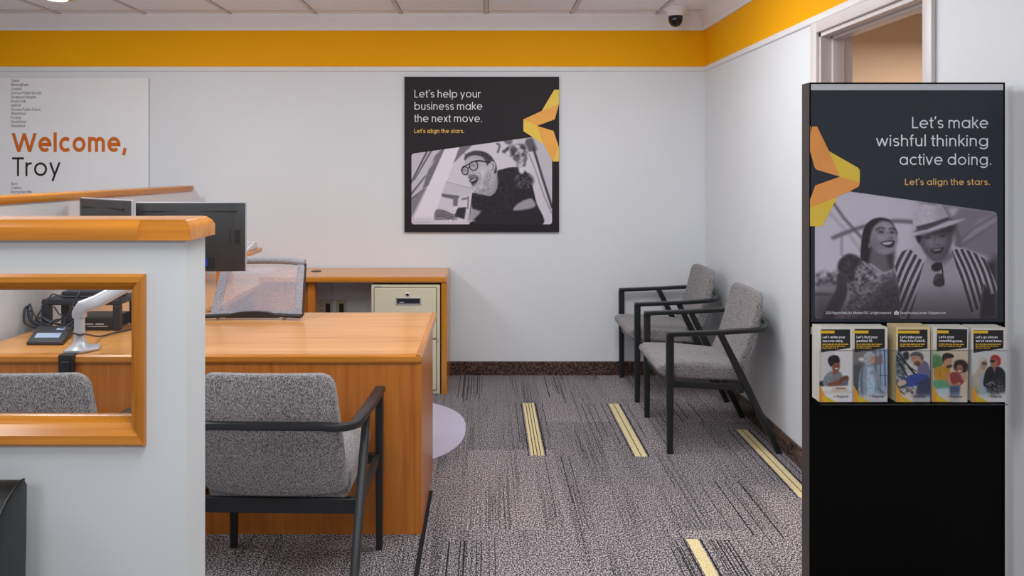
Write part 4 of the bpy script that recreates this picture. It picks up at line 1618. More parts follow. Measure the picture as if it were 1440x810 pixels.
box(bm, h2.x - 0.036, h2.x + 0.036, h2.y - 0.03, h2.y - 0.005, h2.z - 0.07, h2.z + 0.018, 0.005)
sweep(bm, [Vector((h2.x, h2.y - 0.02, h2.z - 0.04)), Vector((-1.915, 3.795, m1c[2] - 0.03))], rrect(0.04, 0.04, 0.01, 3))
mk('second_arm', bm, 'silver', am, smooth=45)

# ================================================================ THINGS ON THE DESK, SEEN THROUGH THE WINDOW
st = thing('device_stand', 'dark open device stand holding a black unit, on the desk against the far partition', 'stand', (-1.9, 3.78, DT))
sx0, sx1, sy0, sy1 = -2.130, -1.755, 3.665, 3.87
bm = B()
box(bm, sx0, sx1, sy0, sy1, DT + 0.122, DT + 0.151, 0.008)
mk('shelf', bm, 'navy', st, smooth=40)
for x0, x1, mm in ((sx0, sx0 + 0.040, 'navy'), (sx1 - 0.034, sx1, 'plastic')):
    for ya, yb in ((sy0, sy0 + 0.035), (sy1 - 0.035, sy1)):
        bm = B()
        box(bm, x0, x1, ya, yb, DT + 0.001, DT + 0.124, 0.006)
        mk('leg', bm, mm, st)
bm = B()
box(bm, sx0 + 0.12, sx1 - 0.037, sy0 + 0.012, sy1 - 0.02, DT + 0.002, DT + 0.062, 0.004)
for k in range(2):
    box(bm, sx1 - 0.17 + 0.05 * k, sx1 - 0.13 + 0.05 * k, sy0 + 0.009, sy0 + 0.014, DT + 0.028, DT + 0.034, 0.001, mi=1)
box(bm, sx1 - 0.16, sx1 - 0.06, sy0 + 0.0095, sy0 + 0.014, DT + 0.018, DT + 0.022, mi=1)
tag(mk('network_unit', bm, ['plastic', 'silver'], None, (-1.88, 3.7, DT)), 'flat black electronic unit inside the dark device stand', 'electronic device')
bm = B()
prism(bm, [(sx0 + 0.08, sy0 + 0.03), (sx1 - 0.02, sy0 + 0.03), (sx1 - 0.04, sy1 - 0.03), (sx0 + 0.10, sy1 - 0.03)], 'Z', DT + 0.152, DT + 0.185, 0.006, 2)
tag(mk('dock', bm, 'navy', None, (-1.9, 3.8, DT + 0.152)), 'low dark docking box on top of the device stand', 'electronic device')
bm = B()
for k in range(4):
    zz = DT + 0.143 - 0.006 * k
    for j in range(6):
        box(bm, sx1 - 0.0005, sx1 + 0.0006, sy0 + 0.03 + 0.032 * j, sy0 + 0.055 + 0.032 * j, zz, zz + 0.003)
mk('label', bm, 'txt_grey', st)

sg = thing('signature_pad', 'black signature pad with a pale screen, lying on the desk beside the monitor arm', 'signature pad', P(68, 484, 3.38))
bm = B()
lo, hi = P(37, 485, 3.37), P(104, 470, 3.62)
a0, a1 = P(37, 486, 3.372).x, P(88, 486, 3.372).x
c0, c1 = P(53, 470, 3.6).x, P(103, 470, 3.6).x
base = [Vector((a0, 3.372, DT + 0.001)), Vector((a1, 3.372, DT + 0.001)), Vector((c1, 3.60, DT + 0.001)), Vector((c0, 3.60, DT + 0.001))]
tops = [Vector((a0, 3.372, DT + 0.016)), Vector((a1, 3.372, DT + 0.016)), Vector((c1, 3.60, DT + 0.040)), Vector((c0, 3.60, DT + 0.040))]


def hexa(bm, lo_, up_, bev, mi=0):
    v = [bm.verts.new(q) for q in lo_ + up_]
    fs = [bm.faces.new([v[i] for i in q]) for q in ((3, 2, 1, 0), (4, 5, 6, 7), (0, 1, 5, 4), (1, 2, 6, 5), (2, 3, 7, 6), (3, 0, 4, 7))]
    for f_ in fs:
        f_.material_index = mi
    bmesh.ops.recalc_face_normals(bm, faces=fs)
    if bev:
        bmesh.ops.bevel(bm, geom=list({e for f_ in fs for e in f_.edges}), offset=bev, segments=2, profile=.5, affect='EDGES')


hexa(bm, base, tops, 0.004)
mk('body', bm, 'plastic_g', sg, smooth=40)


def quad_on(u, v, up_):
    return tops[0].lerp(tops[1], u).lerp(tops[3].lerp(tops[2], u), v) + Vector((0, 0, up_))


for (u0, u1, v0, v1, nm) in ((0.14, 0.82, 0.24, 0.52, 'screen'), (0.60, 0.84, 0.72, 0.84, 'logo_plate')):
    bm = B()
    hexa(bm, [quad_on(u0, v0, -.001), quad_on(u1, v0, -.001), quad_on(u1, v1, -.001), quad_on(u0, v1, -.001)], [quad_on(u0, v0, .001), quad_on(u1, v0, .001), quad_on(u1, v1, .001), quad_on(u0, v1, .001)], 0)
    mk(nm, bm, 'screen', sg)

# cables: each one its own thing
cabs = [
    ([(56, 463, 3.64), (36, 455, 3.64), (28, 438, 3.66), (33, 431, 3.68), (40, 440, 3.68), (44, 452, 3.66), (60, 459, 3.62), (80, 463, 3.58)], 'thick dark cable looping up beside the far partition'),
    ([(78, 462, 3.62), (50, 458, 3.63), (40, 446, 3.66), (37, 432, 3.69), (41, 428, 3.70), (45, 436, 3.68), (46, 450, 3.66), (60, 455, 3.62)], 'dark cable in a tall narrow loop left of the device stand'),
    ([(96, 462, 3.60), (66, 460, 3.60), (48, 452, 3.62), (44, 445, 3.63)], 'dark cable lying along the foot of the device stand'),
    ([(50, 450, 3.63), (54, 442, 3.63), (58, 436, 3.64), (66, 424, 3.64), (74, 414, 3.66), (90, 417, 3.66), (130, 417, 3.66), (150, 414, 3.7)], 'dark cable running over the top of the device stand'),
    ([(88, 464, 3.60), (92, 448, 3.62), (100, 436, 3.63), (105, 424, 3.64), (112, 412, 3.66), (118, 404, 3.7)], 'thin cable rising in front of the device stand'),
    ([(66, 458, 3.60), (78, 450, 3.62), (90, 448, 3.62), (98, 440, 3.63), (108, 430, 3.65)], 'dark cable slanting across the open front of the device stand'),
    ([(60, 446, 3.63), (68, 452, 3.62), (84, 457, 3.61), (100, 460, 3.58), (112, 452, 3.60)], 'dark cable drooping behind the monitor arm post'),
    ([(52, 450, 3.63), (64, 456, 3.60), (80, 461, 3.57), (96, 464, 3.53), (103, 469, 3.44)], 'dark cable plugged into the signature pad'),
    ([(104, 468.5, 3.26 - 0.034), (112, 471, 3.26 - 0.034), (120, 470, 3.27), (140, 473, 3.50), (160, 468.5, 3.58), (184, 463, 3.68), (196, 460, 3.74)], 'black cord trailing over the desk from the monitor arm to the right'),
    ([(74, 462, 3.58), (58, 461, 3.60), (46, 455, 3.63), (40, 445, 3.66), (44, 436, 3.68), (50, 446, 3.66), (56, 456, 3.62)], 'dark cable coiled low against the far partition'),
    ([(62, 466, 3.52), (78, 466, 3.54), (94, 459, 3.58), (104, 450, 3.60), (112, 446, 3.60)], 'dark cable crossing the desk behind the signature pad'),
    ([(50, 452, 3.63), (57, 447, 3.64), (66, 449, 3.63), (80, 455, 3.61), (94, 456, 3.60), (104, 458, 3.58)], 'dark cable sagging across the left leg of the device stand'),
    ([(76, 431, 3.64), (82, 440, 3.63), (88, 446, 3.62), (80, 452, 3.62), (70, 455, 3.62)], 'dark cable hanging from the shelf of the device stand'),
    ([(92, 452, 3.62), (104, 444, 3.60), (108, 436, 3.62), (104, 428, 3.65)], 'short dark cable curling behind the monitor arm elbow'),
]
for pts_, lab in cabs:
    bm = B()
    q_ = []
    for x, y, D_ in pts_:
        v = P(x, y, D_)
        v.z = max(v.z, DT + 0.005)
        v.x = max(v.x, fx(D_) - 0.012)
        q_.append(v)
    tube(bm, catmull(q_, 7), 0.0050 if 'thick' in lab else 0.0040, 7)
    o = mk('cable', bm, 'navy' if 'cord' not in lab else 'plastic', None, (q_[0].x, q_[0].y, DT), smooth=60)
    tag(o, lab, 'cable', 'cables on the desk')

# white phone on a small wooden riser, beyond the big monitor
rs = thing('desk_riser', 'small wooden riser on the return desk, carrying the white phone', 'riser', (-1.75, 5.1, DT - 0.001))
bm = B()
zt = P(0, 352.5, 5.05).z
box(bm, -1.98, -1.535, 4.98, 5.25, zt - 0.028, zt, 0.003)
mk('shelf', bm, 'oak_x', rs)
for x in (-1.97, -1.76):
    bm = B()
    box(bm, x, x + 0.025, 4.99, 5.24, DT + 0.0015, zt - 0.028)
    mk('leg', bm, 'oak_z', rs)
ph = thing('desk_phone', 'white desk phone peeking out behind the right edge of the big monitor', 'phone', (-1.6, 5.1, zt))
bm = B()
prism(bm, [(4.985, zt + 0.001), (5.20, zt + 0.001), (5.20, zt + 0.048), (5.15, zt + 0.050), (4.985, zt + 0.016)], 'X', -1.75, -1.555, 0.004, 2)
mk('body', bm, 'white', ph, smooth=40)
bm = B()
for i in range(4):
    for j in range(4):
        y_ = 5.01 + 0.034 * j
        zz = zt + 0.016 + (y_ - 4.985) / 0.165 * 0.034
        box(bm, -1.67 + 0.028 * i, -1.652 + 0.028 * i, y_, y_ + 0.018, zz, zz + 0.008, 0.001)
mk('keypad', bm, 'silver', ph)
bm = B()
sweep(bm, catmull([(-1.725, 5.0, zt + 0.035), (-1.725, 5.04, zt + 0.055), (-1.725, 5.14, zt + 0.075), (-1.725, 5.19, zt + 0.072)], 5), rrect(0.042, 0.025, 0.008, 3))
mk('handset', bm, 'white', ph, smooth=50)

# ================================================================ CEILING THINGS
bm = B()
q = P(950, 14, 5.40)
lathe(bm, [(0.086, 0), (0.086, -0.010), (0.074, -0.018), (0.062, -0.030), (0.058, -0.052), (0.055, -0.058), (0.048, -0.06)], (q.x, 5.40, ZC), 32)
sc_ = mk('security_camera', bm, 'trim', None, (q.x, 5.40, ZC), smooth=35)
tag(sc_, 'white ceiling dome security camera in the corner above the yellow band', 'security camera')
bm = B()
lathe(bm, [(0.050, -0.058)] + [(0.0495 * math.cos(a), -0.078 - 0.056 * math.sin(a)) for a in np.linspace(0, PI / 2 - 0.05, 9)], (q.x, 5.40, ZC), 28)
mk('dome', bm, 'dome', sc_, smooth=60)

q = P(82, -3, 0)
lx, ly = -2.86, 5.10
bm = B()
lathe(bm, [(0.118, -0.001), (0.120, -0.006), (0.104, -0.008), (0.100, -0.002), (0.085, -0.0015)], (lx, ly, ZC), 32)
dl = mk('downlight', bm, 'trim', None, (lx, ly, ZC), smooth=40)
tag(dl, 'round recessed ceiling downlight above the welcome sign', 'ceiling light')
bm = B()
n_ = 32
for k in range(4):
    pass
lathe(bm, [(0.101, -0.0025), (0.085, -0.006), (0.05, -0.004), (0.02, -0.0035)], (lx, ly, ZC), 32)
mk('reflector', bm, 'lamp_cone', dl)
bm = B()
lathe(bm, [(0.07, -0.0065), (0.06, -0.010), (0.03, -0.010), (0.015, -0.0085)], (lx, ly, ZC), 24)
mk('lamp', bm, 'lit', dl)

# ================================================================ THE WELCOME SIGN
SD = 5.636                                    # face of the signs on the back wall
tl, br = P(-30, 109.5, SD), P(208.5, 327, SD)
w = thing('welcome_sign', 'white Welcome, Troy sign board on the back wall at the left', 'sign', ((tl.x + br.x) / 2, YB, br.z))
bm = B()
box(bm, tl.x, br.x, SD, SD + 0.010, br.z, tl.z, 0.0015, 1)
box(bm, tl.x + 0.05, br.x - 0.05, SD + 0.009, YB, br.z + 0.05, tl.z - 0.05)
mk('board', bm, 'board', w)
bm = B()
text_line(bm, 'Welcome,', 16, 179.5, 213.8, 26.6, SD, 0.195, 14, off=0.0006)
mk('greeting', bm, 'txt_orange', w)
bm = B()
text_line(bm, 'Troy', 16.2, 86, 247.6, 26.4, SD, 0.115, 14, off=0.0006)
mk('town_name', bm, 'txt_black', w)
bm = B()
rows = [('Taylor', 28), ('Birmingham', 40.5), ('Livonia', 30.5), ('Grosse Pointe Woods', 58.5), ('Dearborn Heights', 51.5), ('Royal Oak', 36), ('Detroit', 29.5), ('Grosse Pointe Farms', 57),
        ('Waterford', 36.5), ('Pontiac', 30.5), ('Southfield', 36.5), ('Westland', 35)]
for i, (t_, x1) in enumerate(rows):
    text_line(bm, t_, 15.6, x1, 115.2 + 5.8 * i, 4.0, SD, 0.12, 4, off=0.0005)
for i, (t_, x1) in enumerate((('Novi', 24.5), ('Canton', 30.5), ('Rochester Hills', 45))):
    text_line(bm, t_, 15.6, x1, 260.2 + 5.8 * i, 4.0, SD, 0.12, 4, off=0.0005)
mk('town_list', bm, 'txt_black', w)

# ================================================================ THE BUSINESS POSTER


def flat_poly(bm, pts, D, off, mi=0):
    vs_ = []
    for x, y in pts:
        v = P(x, y, D)
        vs_.append(bm.verts.new((v.x, D - off, v.z)))
    f = bm.faces.new(vs_)
    f.normal_update()
    if f.normal.y > 0:
        f.normal_flip()
    f.material_index = mi


def crop(pts, org, sc):
    return [(org[0] + x / sc, org[1] + y / sc) for x, y in pts]


tl, br = P(568.7, 107.8, SD), P(786.3, 326.3, SD)
w = thing('business_poster', 'dark square poster on the back wall reading Let\'s help your business', 'poster', ((tl.x + br.x) / 2, YB, br.z))
bm = B()
box(bm, tl.x, br.x, SD, YB - 0.001, br.z, tl.z, 0.001, 1)
mk('board', bm, 'poster', w)
bm = B()
text_line(bm, "Let's help your", 582, 676.5, 137.2, 10.7, SD, 0.105, 12, off=0.0016)
text_line(bm, 'business make', 582, 679, 154.4, 10.7, SD, 0.105, 12, off=0.0016)
text_line(bm, 'the next move.', 582, 678.8, 171.6, 10.7, SD, 0.105, 12, off=0.0016)
mk('headline', bm, 'txt_white', w)
bm = B()
text_line(bm, "Let's align the stars.", 582, 653.5, 187.0, 5.8, SD, 0.13, 8, off=0.0016)
mk('tagline', bm, 'txt_yellow', w)
bm = B()
o4, s4 = (550, 95), 3.377
for pts, mi in (([(775, 105), (797, 105), (797, 172), (715, 206)], 0), ([(797, 172), (777, 246), (693, 277), (628, 246), (715, 206)], 1),
                ([(628, 246), (693, 277), (722, 362), (628, 302)], 0), ([(693, 277), (771, 301), (797, 378), (768, 446), (722, 362)], 1), ([(797, 378), (797, 446), (768, 446)], 0)):
    flat_poly(bm, crop(pts, o4, s4), SD, 0.0022, mi)
mk('star_emblem', bm, ['star_y', 'star_o'], w)

g = duo((26, 22, 31), (246, 239, 251))
DARK = (42, 36, 41)
A = Art((40, -14, 1204, 736), 440, 284, DARK)
lx_, ty = 48, 150


def rounded(pts, r):
    out = []
    n = len(pts)
    for i in range(n):
        p0, p1, p2 = Vector(pts[i - 1]), Vector(pts[i]), Vector(pts[(i + 1) % n])
        a, b_ = p1 + (p0 - p1).normalized() * r, p1 + (p2 - p1).normalized() * r
        for k in range(6):
            t = k / 5
            out.append(tuple((1 - t) ** 2 * a + 2 * t * (1 - t) * p1 + t * t * b_))
    return out


cl = A.mask(rounded([(48, 150), (1195, -8), (1195, 728), (48, 728)], 26))
keepA = cl.copy()
K = dict(clip=cl)
A.put(cl, g(0.86))
A.poly([(48, 140), (330, 100), (180, 400), (48, 560)], g(0.80), 2, **K)
for pts, v in (([(48, 372), (172, 128), (186, 128), (48, 398)], .12), ([(60, 380), (208, 120), (222, 120), (80, 360)], .15), ([(48, 470), (160, 330), (172, 330), (48, 492)], .2), ([(48, 512), (150, 436), (165, 440), (48, 530)], .2)):
    A.poly(pts, g(v), 1, 0.9, **K)
A.poly([(240, 170), (300, 110), (330, 105), (190, 410), (140, 440), (170, 330)], g(.42), 1, **K)
A.poly([(48, 530), (150, 440), (180, 415), (48, 680)], g(.48), 2, **K)
A.poly([(190, 250), (250, 190), (210, 260), (195, 270)], g(.75), 1, **K)
A.poly([(60, 700), (322, 108), (442, 95), (300, 480), (235, 650), (222, 728)], g(.94), 1, **K)
A.poly([(48, 728), (48, 690), (60, 680), (230, 680), (220, 728)], g(.78), 6, **K)
A.poly([(392, 228), (440, 98), (545, 82), (470, 150)], g(.42), 1, **K)
A.poly([(330, 380), (540, 430), (540, 480), (440, 500), (300, 470)], g(.80), 2, **K)
A.line([(330, 378), (545, 436)], 4, g(.55), 0, **K)
A.poly([(296, 476), (440, 494), (432, 516), (392, 522), (296, 500)], g(.35), 1, **K)
A.poly([(390, 505), (430, 506), (424, 580), (388, 580)], g(.42), 1, **K)
A.poly([(455, 515), (520, 500), (520, 520), (460, 530)], g(.45), 1, **K)
A.poly([(425, 592), (512, 585), (485, 685), (400, 660)], g(.10), 1, **K)
A.poly([(512, 478), (552, 466), (532, 600), (505, 700), (478, 700)], g(.85), 1, **K)
A.line([(548, 470), (520, 690)], 8, g(.15), 0, **K)
A.line([(512, 500), (508, 600)], 8, g(.25), 0, **K)
A.poly([(390, 580), (425, 580), (425, 600), (390, 610)], g(.92), 1, **K)
# right side: window frame and plant
A.poly([(990, 20), (1060, 10), (1195, 0), (1195, 560), (1060, 200)], g(.78), 2, **K)
A.poly([(985, 30), (1035, 20), (1075, 120), (1010, 150), (970, 60)], g(.30), 3, **K)
A.poly([(1000, 140), (1040, 130), (1195, 610), (1195, 700), (1115, 700), (1020, 410)], g(.84), 1, **K)
A.line([(1040, 100), (1110, 330), (1195, 590)], 18, g(.16), 1, **K)
A.line([(1005, 150), (1060, 290), (1130, 500), (1195, 640)], 7, g(.45), 1, **K)
A.curve([(745, 70), (765, 80), (760, 120), (750, 140)], 16, g(.30), 1, .9, **K)
A.blob([(795, 130), (850, 85), (930, 70), (985, 95), (995, 180), (970, 270), (945, 310), (920, 290), (885, 200), (830, 160)], g(.52), 2, 1, 40, 3, **K)
for (x, y, r_, v) in ((835, 45, 40, .25), (930, 40, 45, .8), (880, 120, 34, .22), (935, 130, 26, .85), (905, 190, 30, .30), (945, 215, 24, .82), (800, 135, 14, .1), (960, 90, 22, .2), (930, 255, 18, .9), (905, 90, 18, .9), (975, 160, 18, .25)):
    A.ell(x, y, r_, r_ * .75, g(v), 2, .75, 30, cl)
# shirt
A.blob([(548, 480), (600, 470), (655, 488), (700, 490), (745, 430), (748, 300), (790, 278), (860, 262), (930, 266), (985, 300), (1025, 380), (1045, 460), (1070, 560), (1125, 720), (900, 740), (620, 740), (520, 725), (600, 640), (545, 600)], g(.04), 1, 1, 5, 2, **K)
A.curve([(760, 430), (800, 490), (825, 560), (825, 610)], 5, g(.3), 1, .6, **K)
A.ell(965, 370, 78, 62, g(.12), 4, 1, 0, cl, 18)
for k in range(26):
    a = RNG.uniform(0, 6.28)
    A.ell(965 + 70 * math.cos(a), 372 + 58 * math.sin(a), RNG.uniform(5, 12), 6, g(RNG.uniform(.05, .55)), 1, .7, math.degrees(a), cl)
A.poly([(918, 262), (965, 258), (972, 300), (945, 318), (925, 300)], g(.88), 2, **K)
A.blob([(878, 612), (900, 570), (960, 532), (1020, 514), (1034, 520), (1062, 566), (1030, 598), (960, 612)], g(.62), 2, **K)
A.poly([(540, 690), (620, 620), (800, 640), (1075, 590), (1110, 700), (1100, 728), (560, 728)], g(.05), 3, .9, **K)
A.blob([(548, 602), (590, 612), (615, 622), (570, 670), (535, 705), (505, 700), (525, 640)], g(.62), 2, **K)
A.blob([(246, 612), (300, 604), (345, 622), (400, 655), (428, 672), (380, 680), (400, 700), (330, 690), (240, 690)], g(.50), 1, **K)
for y0 in (630, 650, 668):
    A.curve([(250, y0 - 8), (310, y0 - 6), (380, y0 + 14), (420, y0 + 18)], 6, g(.12), 1, .8, **K)
# head
A.blob([(700, 300), (748, 330), (746, 430), (700, 486), (650, 484), (620, 440), (680, 380)], g(.55), 2, **K)
A.blob([(486, 236), (484, 196), (510, 165), (570, 150), (640, 152), (700, 190), (728, 250), (735, 330), (728, 410), (690, 468), (640, 476), (580, 470), (545, 440), (528, 395), (512, 350), (496, 318), (482, 290)], g(.72), 1, **K)
A.blob([(600, 250), (680, 240), (700, 330), (640, 400), (600, 330)], g(.80), 8, .7, **K)
A.blob([(478, 192), (492, 160), (525, 140), (560, 128), (620, 130), (680, 155), (722, 205), (744, 262), (740, 310), (716, 300), (722, 250), (690, 214), (668, 250), (652, 214), (620, 176), (560, 164), (510, 180), (488, 204)], g(.17), 1, 1, 10, 1, **K)
for k in range(14):
    x = 490 + 9 * k
    A.line([(x, 172 - k), (x - 14 + k * 2, 140 - k + (k % 3) * 9)], 4, g(.2), 0, .9, **K)
A.blob([(545, 420), (575, 408), (610, 400), (640, 360), (672, 300), (690, 300), (706, 330), (724, 330), (728, 400), (690, 470), (640, 480), (585, 474), (556, 452)], g(.74), 3, .9, 17, 1, **K)
A.blob([(560, 455), (620, 440), (690, 400), (726, 340), (730, 410), (690, 470), (630, 480)], g(.52), 6, .55, 14, 1, **K)
A.curve([(500, 215), (560, 190), (640, 196)], 10, g(.86), 4, .7, **K)
A.curve([(505, 186), (560, 176), (620, 184)], 3, g(.5), 1, .6, **K)
A.blob([(600, 285), (640, 280), (650, 320), (615, 335)], g(.92), 6, .6, **K)
A.curve([(592, 330), (604, 356), (598, 400)], 5, g(.40), 2, .7, **K)
A.blob([(640, 380), (668, 300), (690, 300), (690, 350), (660, 420)], g(.52), 5, .6, 20, 1, **K)
A.curve([(500, 275), (488, 300), (505, 325), (530, 322)], 6, g(.30), 1, .8, **K)
A.blob([(512, 345), (540, 322), (575, 325), (590, 338), (560, 340), (530, 356)], g(.35), 1, .9, **K)
A.blob([(522, 366), (555, 348), (590, 342), (588, 372), (572, 396), (552, 412), (540, 396)], g(.08), 1, **K)
A.blob([(532, 370), (556, 357), (582, 351), (574, 362), (550, 374), (536, 379)], g(.9), 1, .9, **K)
A.blob([(552, 402), (572, 390), (580, 396), (562, 414)], g(.55), 1, **K)
for cx_, cy_, rx_, ry_ in ((556, 250, 34, 37), (486, 290, 26, 32)):
    A.ell(cx_, cy_, rx_, ry_, g(.60), 1, .9, 0, cl)
    A.ell(cx_ - 6, cy_ + 12, rx_ * .7, ry_ * .45, g(.82), 3, .8, -15, cl)
    A.curve([(cx_ - 18, cy_ + 2), (cx_ - 4, cy_ - 7), (cx_ + 16, cy_ - 4)], 6, g(.22), 1, .9, **K)
    A.curve([(cx_ - 16, cy_ + 8), (cx_, cy_ + 9), (cx_ + 14, cy_ + 3)], 4, g(.40), 1, .8, **K)
    A.ell(cx_ + 12, cy_ - 16, 7, 10, g(.95), 2, .8, 20, cl)
    A.curve([(cx_ + rx_ * math.cos(a), cy_ + ry_ * math.sin(a)) for a in np.linspace(0, 2 * PI, 13)], 8, g(.07), 0, **K)
A.line([(512, 268), (524, 256)], 9, g(.06), 0, **K)
A.line([(574, 218), (600, 208), (690, 222)], 13, g(.08), 0, **K)
A.curve([(455, 288), (470, 258), (510, 240), (560, 212), (600, 206)], 9, g(.10), 0, **K)
A.blob([(688, 236), (706, 212), (728, 226), (732, 262), (718, 300), (698, 306), (690, 272)], g(.78), 1, **K)
A.curve([(702, 232), (716, 240), (714, 270), (702, 290)], 7, g(.25), 1, .8, **K)
A.curve([(530, 195), (580, 185), (640, 205)], 4, g(.45), 1, .6, **K)
A.curve([(600, 300), (612, 330), (606, 360)], 5, g(.42), 1, .7, **K)
A.sheet('photograph', (570, 190), 5.786, SD, w, off=0.0014, keep=cl)
bm = B()
text_line(bm, '2024 Flagstar Bank, N.A. Member FDIC. All rights reserved.', 583, 631, 311.2, 2.0, SD, 0.13, 3, off=0.0022)
text_line(bm, 'Equal Housing Lender | flagstar.com', 636.5, 668, 311.2, 2.0, SD, 0.13, 3, off=0.0022)
flat_poly(bm, [(632.3, 311.4), (632.3, 309.3), (633.8, 308.2), (635.4, 309.3), (635.4, 311.4)], SD, 0.0022)
mk('fine_print', bm, 'txt_white', w)

# ================================================================ THE KIOSK BOARD
KD = 2.33
kl, kr, kt = P(1138.5, 0, KD).x, P(1413, 0, KD).x, P(0, 116, KD).z
w = thing('display_stand', 'tall black display stand with a printed poster and brochure rack, by the right wall', 'display stand', ((kl + kr) / 2, KD + 0.03, 0))
bm = B()
box(bm, kl + 0.003, kr - 0.003, KD + 0.002, KD + 0.052, 0.004, kt - 0.002)
box(bm, kl - 0.10, kr - 0.05, KD + 0.05, KD + 0.055, 0.0, 0.01)
mk('board', bm, 'kblack', w)
bm = B()
for x0, x1 in ((kl, kl + 0.0035), (kr - 0.0035, kr)):
    box(bm, x0, x1, KD - 0.001, KD + 0.055, 0, kt)
box(bm, kl, kr, KD - 0.001, KD + 0.055, kt - 0.0035, kt)
mk('frame', bm, 'kblack', w)
bm = B()
box(bm, kl - 0.0012, kl, KD + 0.0005, KD + 0.054, 0, kt - 0.001)
mk('edge_strip', bm, 'kside', w)
pt0, pt1 = P(0, 127, KD).z, P(0, 453, KD).z
bm = B()
box(bm, kl + 0.004, kr - 0.004, KD + 0.0005, KD + 0.003, pt0, kt - 0.0045, 0.0005, 1)
mk('clip_bar', bm, 'silver', w)
bm = B()
box(bm, kl + 0.004, kr - 0.004, KD - 0.0002, KD + 0.002, pt1, pt0 - 0.0008)
po = mk('poster', bm, 'kposter', w)
bm = B()
text_line(bm, "Let's make", 1281, 1390.5, 180.3, 15.8, KD, 0.105, 14, off=0.001)
text_line(bm, 'wishful thinking', 1231, 1390.5, 205.6, 15.8, KD, 0.105, 14, off=0.001)
text_line(bm, 'active doing.', 1263.4, 1395, 231.9, 15.8, KD, 0.105, 14, off=0.001)
mk('headline', bm, 'txt_kwhite', po)
bm = B()
text_line(bm, "Let's align the stars.", 1271.5, 1392.6, 260.2, 9.0, KD, 0.13, 10, off=0.001)
mk('tagline', bm, 'txt_kyellow', po)
bm = B()
o1, s1_ = (1110, 100), 4.264
for pts, mi in (([(128, 332), (165, 332), (237, 480), (302, 633), (160, 590), (150, 575), (123, 480), (123, 370)], 1), ([(123, 332), (136, 332), (123, 380)], 0),
                ([(237, 480), (412, 580), (421, 595), (421, 668), (302, 633)], 0), ([(302, 633), (421, 668), (415, 692), (365, 719), (123, 818), (123, 770), (155, 685)], 1),
                ([(123, 818), (287, 752), (197, 930), (123, 930)], 0)):
    flat_poly(bm, crop(pts, o1, s1_), KD, 0.0016, mi)
mk('star_emblem', bm, ['kstar_y', 'kstar_o'], po)

g = duo((32, 27, 34), (222, 213, 228))
A = Art((54, 18, 1112, 772), 420, 300, (46, 48, 54))
cl = A.mask(rounded([(62, 8), (1103, 153), (1103, 765), (62, 765)], 24))
K = dict(clip=cl)
A.put(cl, g(.80))
A.poly([(62, 20), (620, 90), (600, 400), (62, 560)], g(.84), 8, **K)
A.poly([(640, 90), (1110, 150), (1110, 430), (860, 350), (820, 200)], g(.48), 4, **K)
A.poly([(820, 130), (890, 130), (845, 190)], g(.75), 3, **K)
A.poly([(900, 330), (1100, 220), (1100, 160), (1000, 200), (880, 330)], g(.60), 4, **K)
A.line([(870, 340), (960, 250), (1100, 170)], 10, g(.32), 2, .8, **K)
A.line([(890, 350), (1000, 280), (1100, 215)], 7, g(.28), 2, .8, **K)
A.line([(840, 190), (885, 300), (880, 350)], 22, g(.34), 3, .8, **K)
A.line([(160, 90), (230, 190), (330, 300)], 14, g(.28), 2, .9, **K)
A.line([(130, 140), (250, 270), (330, 380)], 10, g(.55), 3, .8, **K)
A.curve([(165, 302), (300, 250), (420, 220), (520, 206), (640, 212)], 22, g(.34), 2, .9, **K)
A.line([(216, 270), (216, 400)], 9, g(.42), 2, .8, **K)
A.poly([(62, 570), (200, 560), (200, 640), (62, 640)], g(.62), 6, **K)
A.blob([(62, 510), (110, 490), (150, 500), (200, 490), (210, 560), (140, 575), (62, 570)], g(.42), 4, .9, 25, 3, **K)
A.poly([(62, 620), (220, 610), (230, 765), (62, 765)], g(.45), 8, **K)
A.poly([(62, 612), (190, 622), (140, 632), (62, 632)], g(.2), 2, .8, **K)
A.poly([(1030, 440), (1110, 400), (1110, 770), (980, 770)], g(.10), 8, **K)
# woman
A.blob([(330, 440), (328, 330), (345, 245), (385, 200), (440, 186), (490, 200), (520, 240), (532, 290), (470, 330), (450, 400), (400, 440)], g(.04), 1, 1, 4, 1, **K)
A.poly([(385, 360), (500, 380), (512, 490), (450, 500), (370, 440)], g(.36), 3, **K)
A.poly([(470, 392), (520, 360), (515, 480), (490, 480)], g(.12), 4, .9, **K)
A.blob([(376, 330), (384, 270), (410, 225), (455, 205), (500, 222), (524, 262), (536, 310), (528, 350), (505, 385), (470, 396), (425, 388), (395, 362)], g(.55), 2, **K)
A.blob([(430, 225), (480, 215), (510, 250), (490, 280), (440, 265)], g(.66), 6, .8, **K)
A.blob([(385, 320), (410, 300), (425, 350), (420, 385), (395, 362)], g(.38), 5, .7, **K)
A.curve([(412, 256), (438, 242), (462, 250)], 7, g(.10), 1, **K)
A.curve([(486, 252), (505, 246), (520, 256)], 7, g(.10), 1, **K)
A.ell(440, 266, 22, 11, g(.22), 3, .8, 8, cl)
A.ell(502, 268, 17, 10, g(.22), 3, .8, 5, cl)
A.ell(442, 269, 14, 4, g(.03), 1, .9, 8, cl)
A.ell(503, 271, 11, 4, g(.03), 1, .9, 5, cl)
A.curve([(478, 270), (482, 292), (500, 302), (508, 296)], 5, g(.25), 1, .8, **K)
A.ell(490, 304, 17, 6, g(.28), 2, .6, 0, cl)
A.blob([(436, 330), (470, 318), (515, 318), (512, 345), (490, 358), (458, 350)], g(.08), 1, **K)
A.blob([(446, 333), (472, 325), (506, 324), (498, 335), (478, 341), (458, 340)], g(.92), 1, .9, **K)
A.blob([(470, 285), (486, 284), (488, 300), (476, 304)], g(.72), 3, .7, **K)
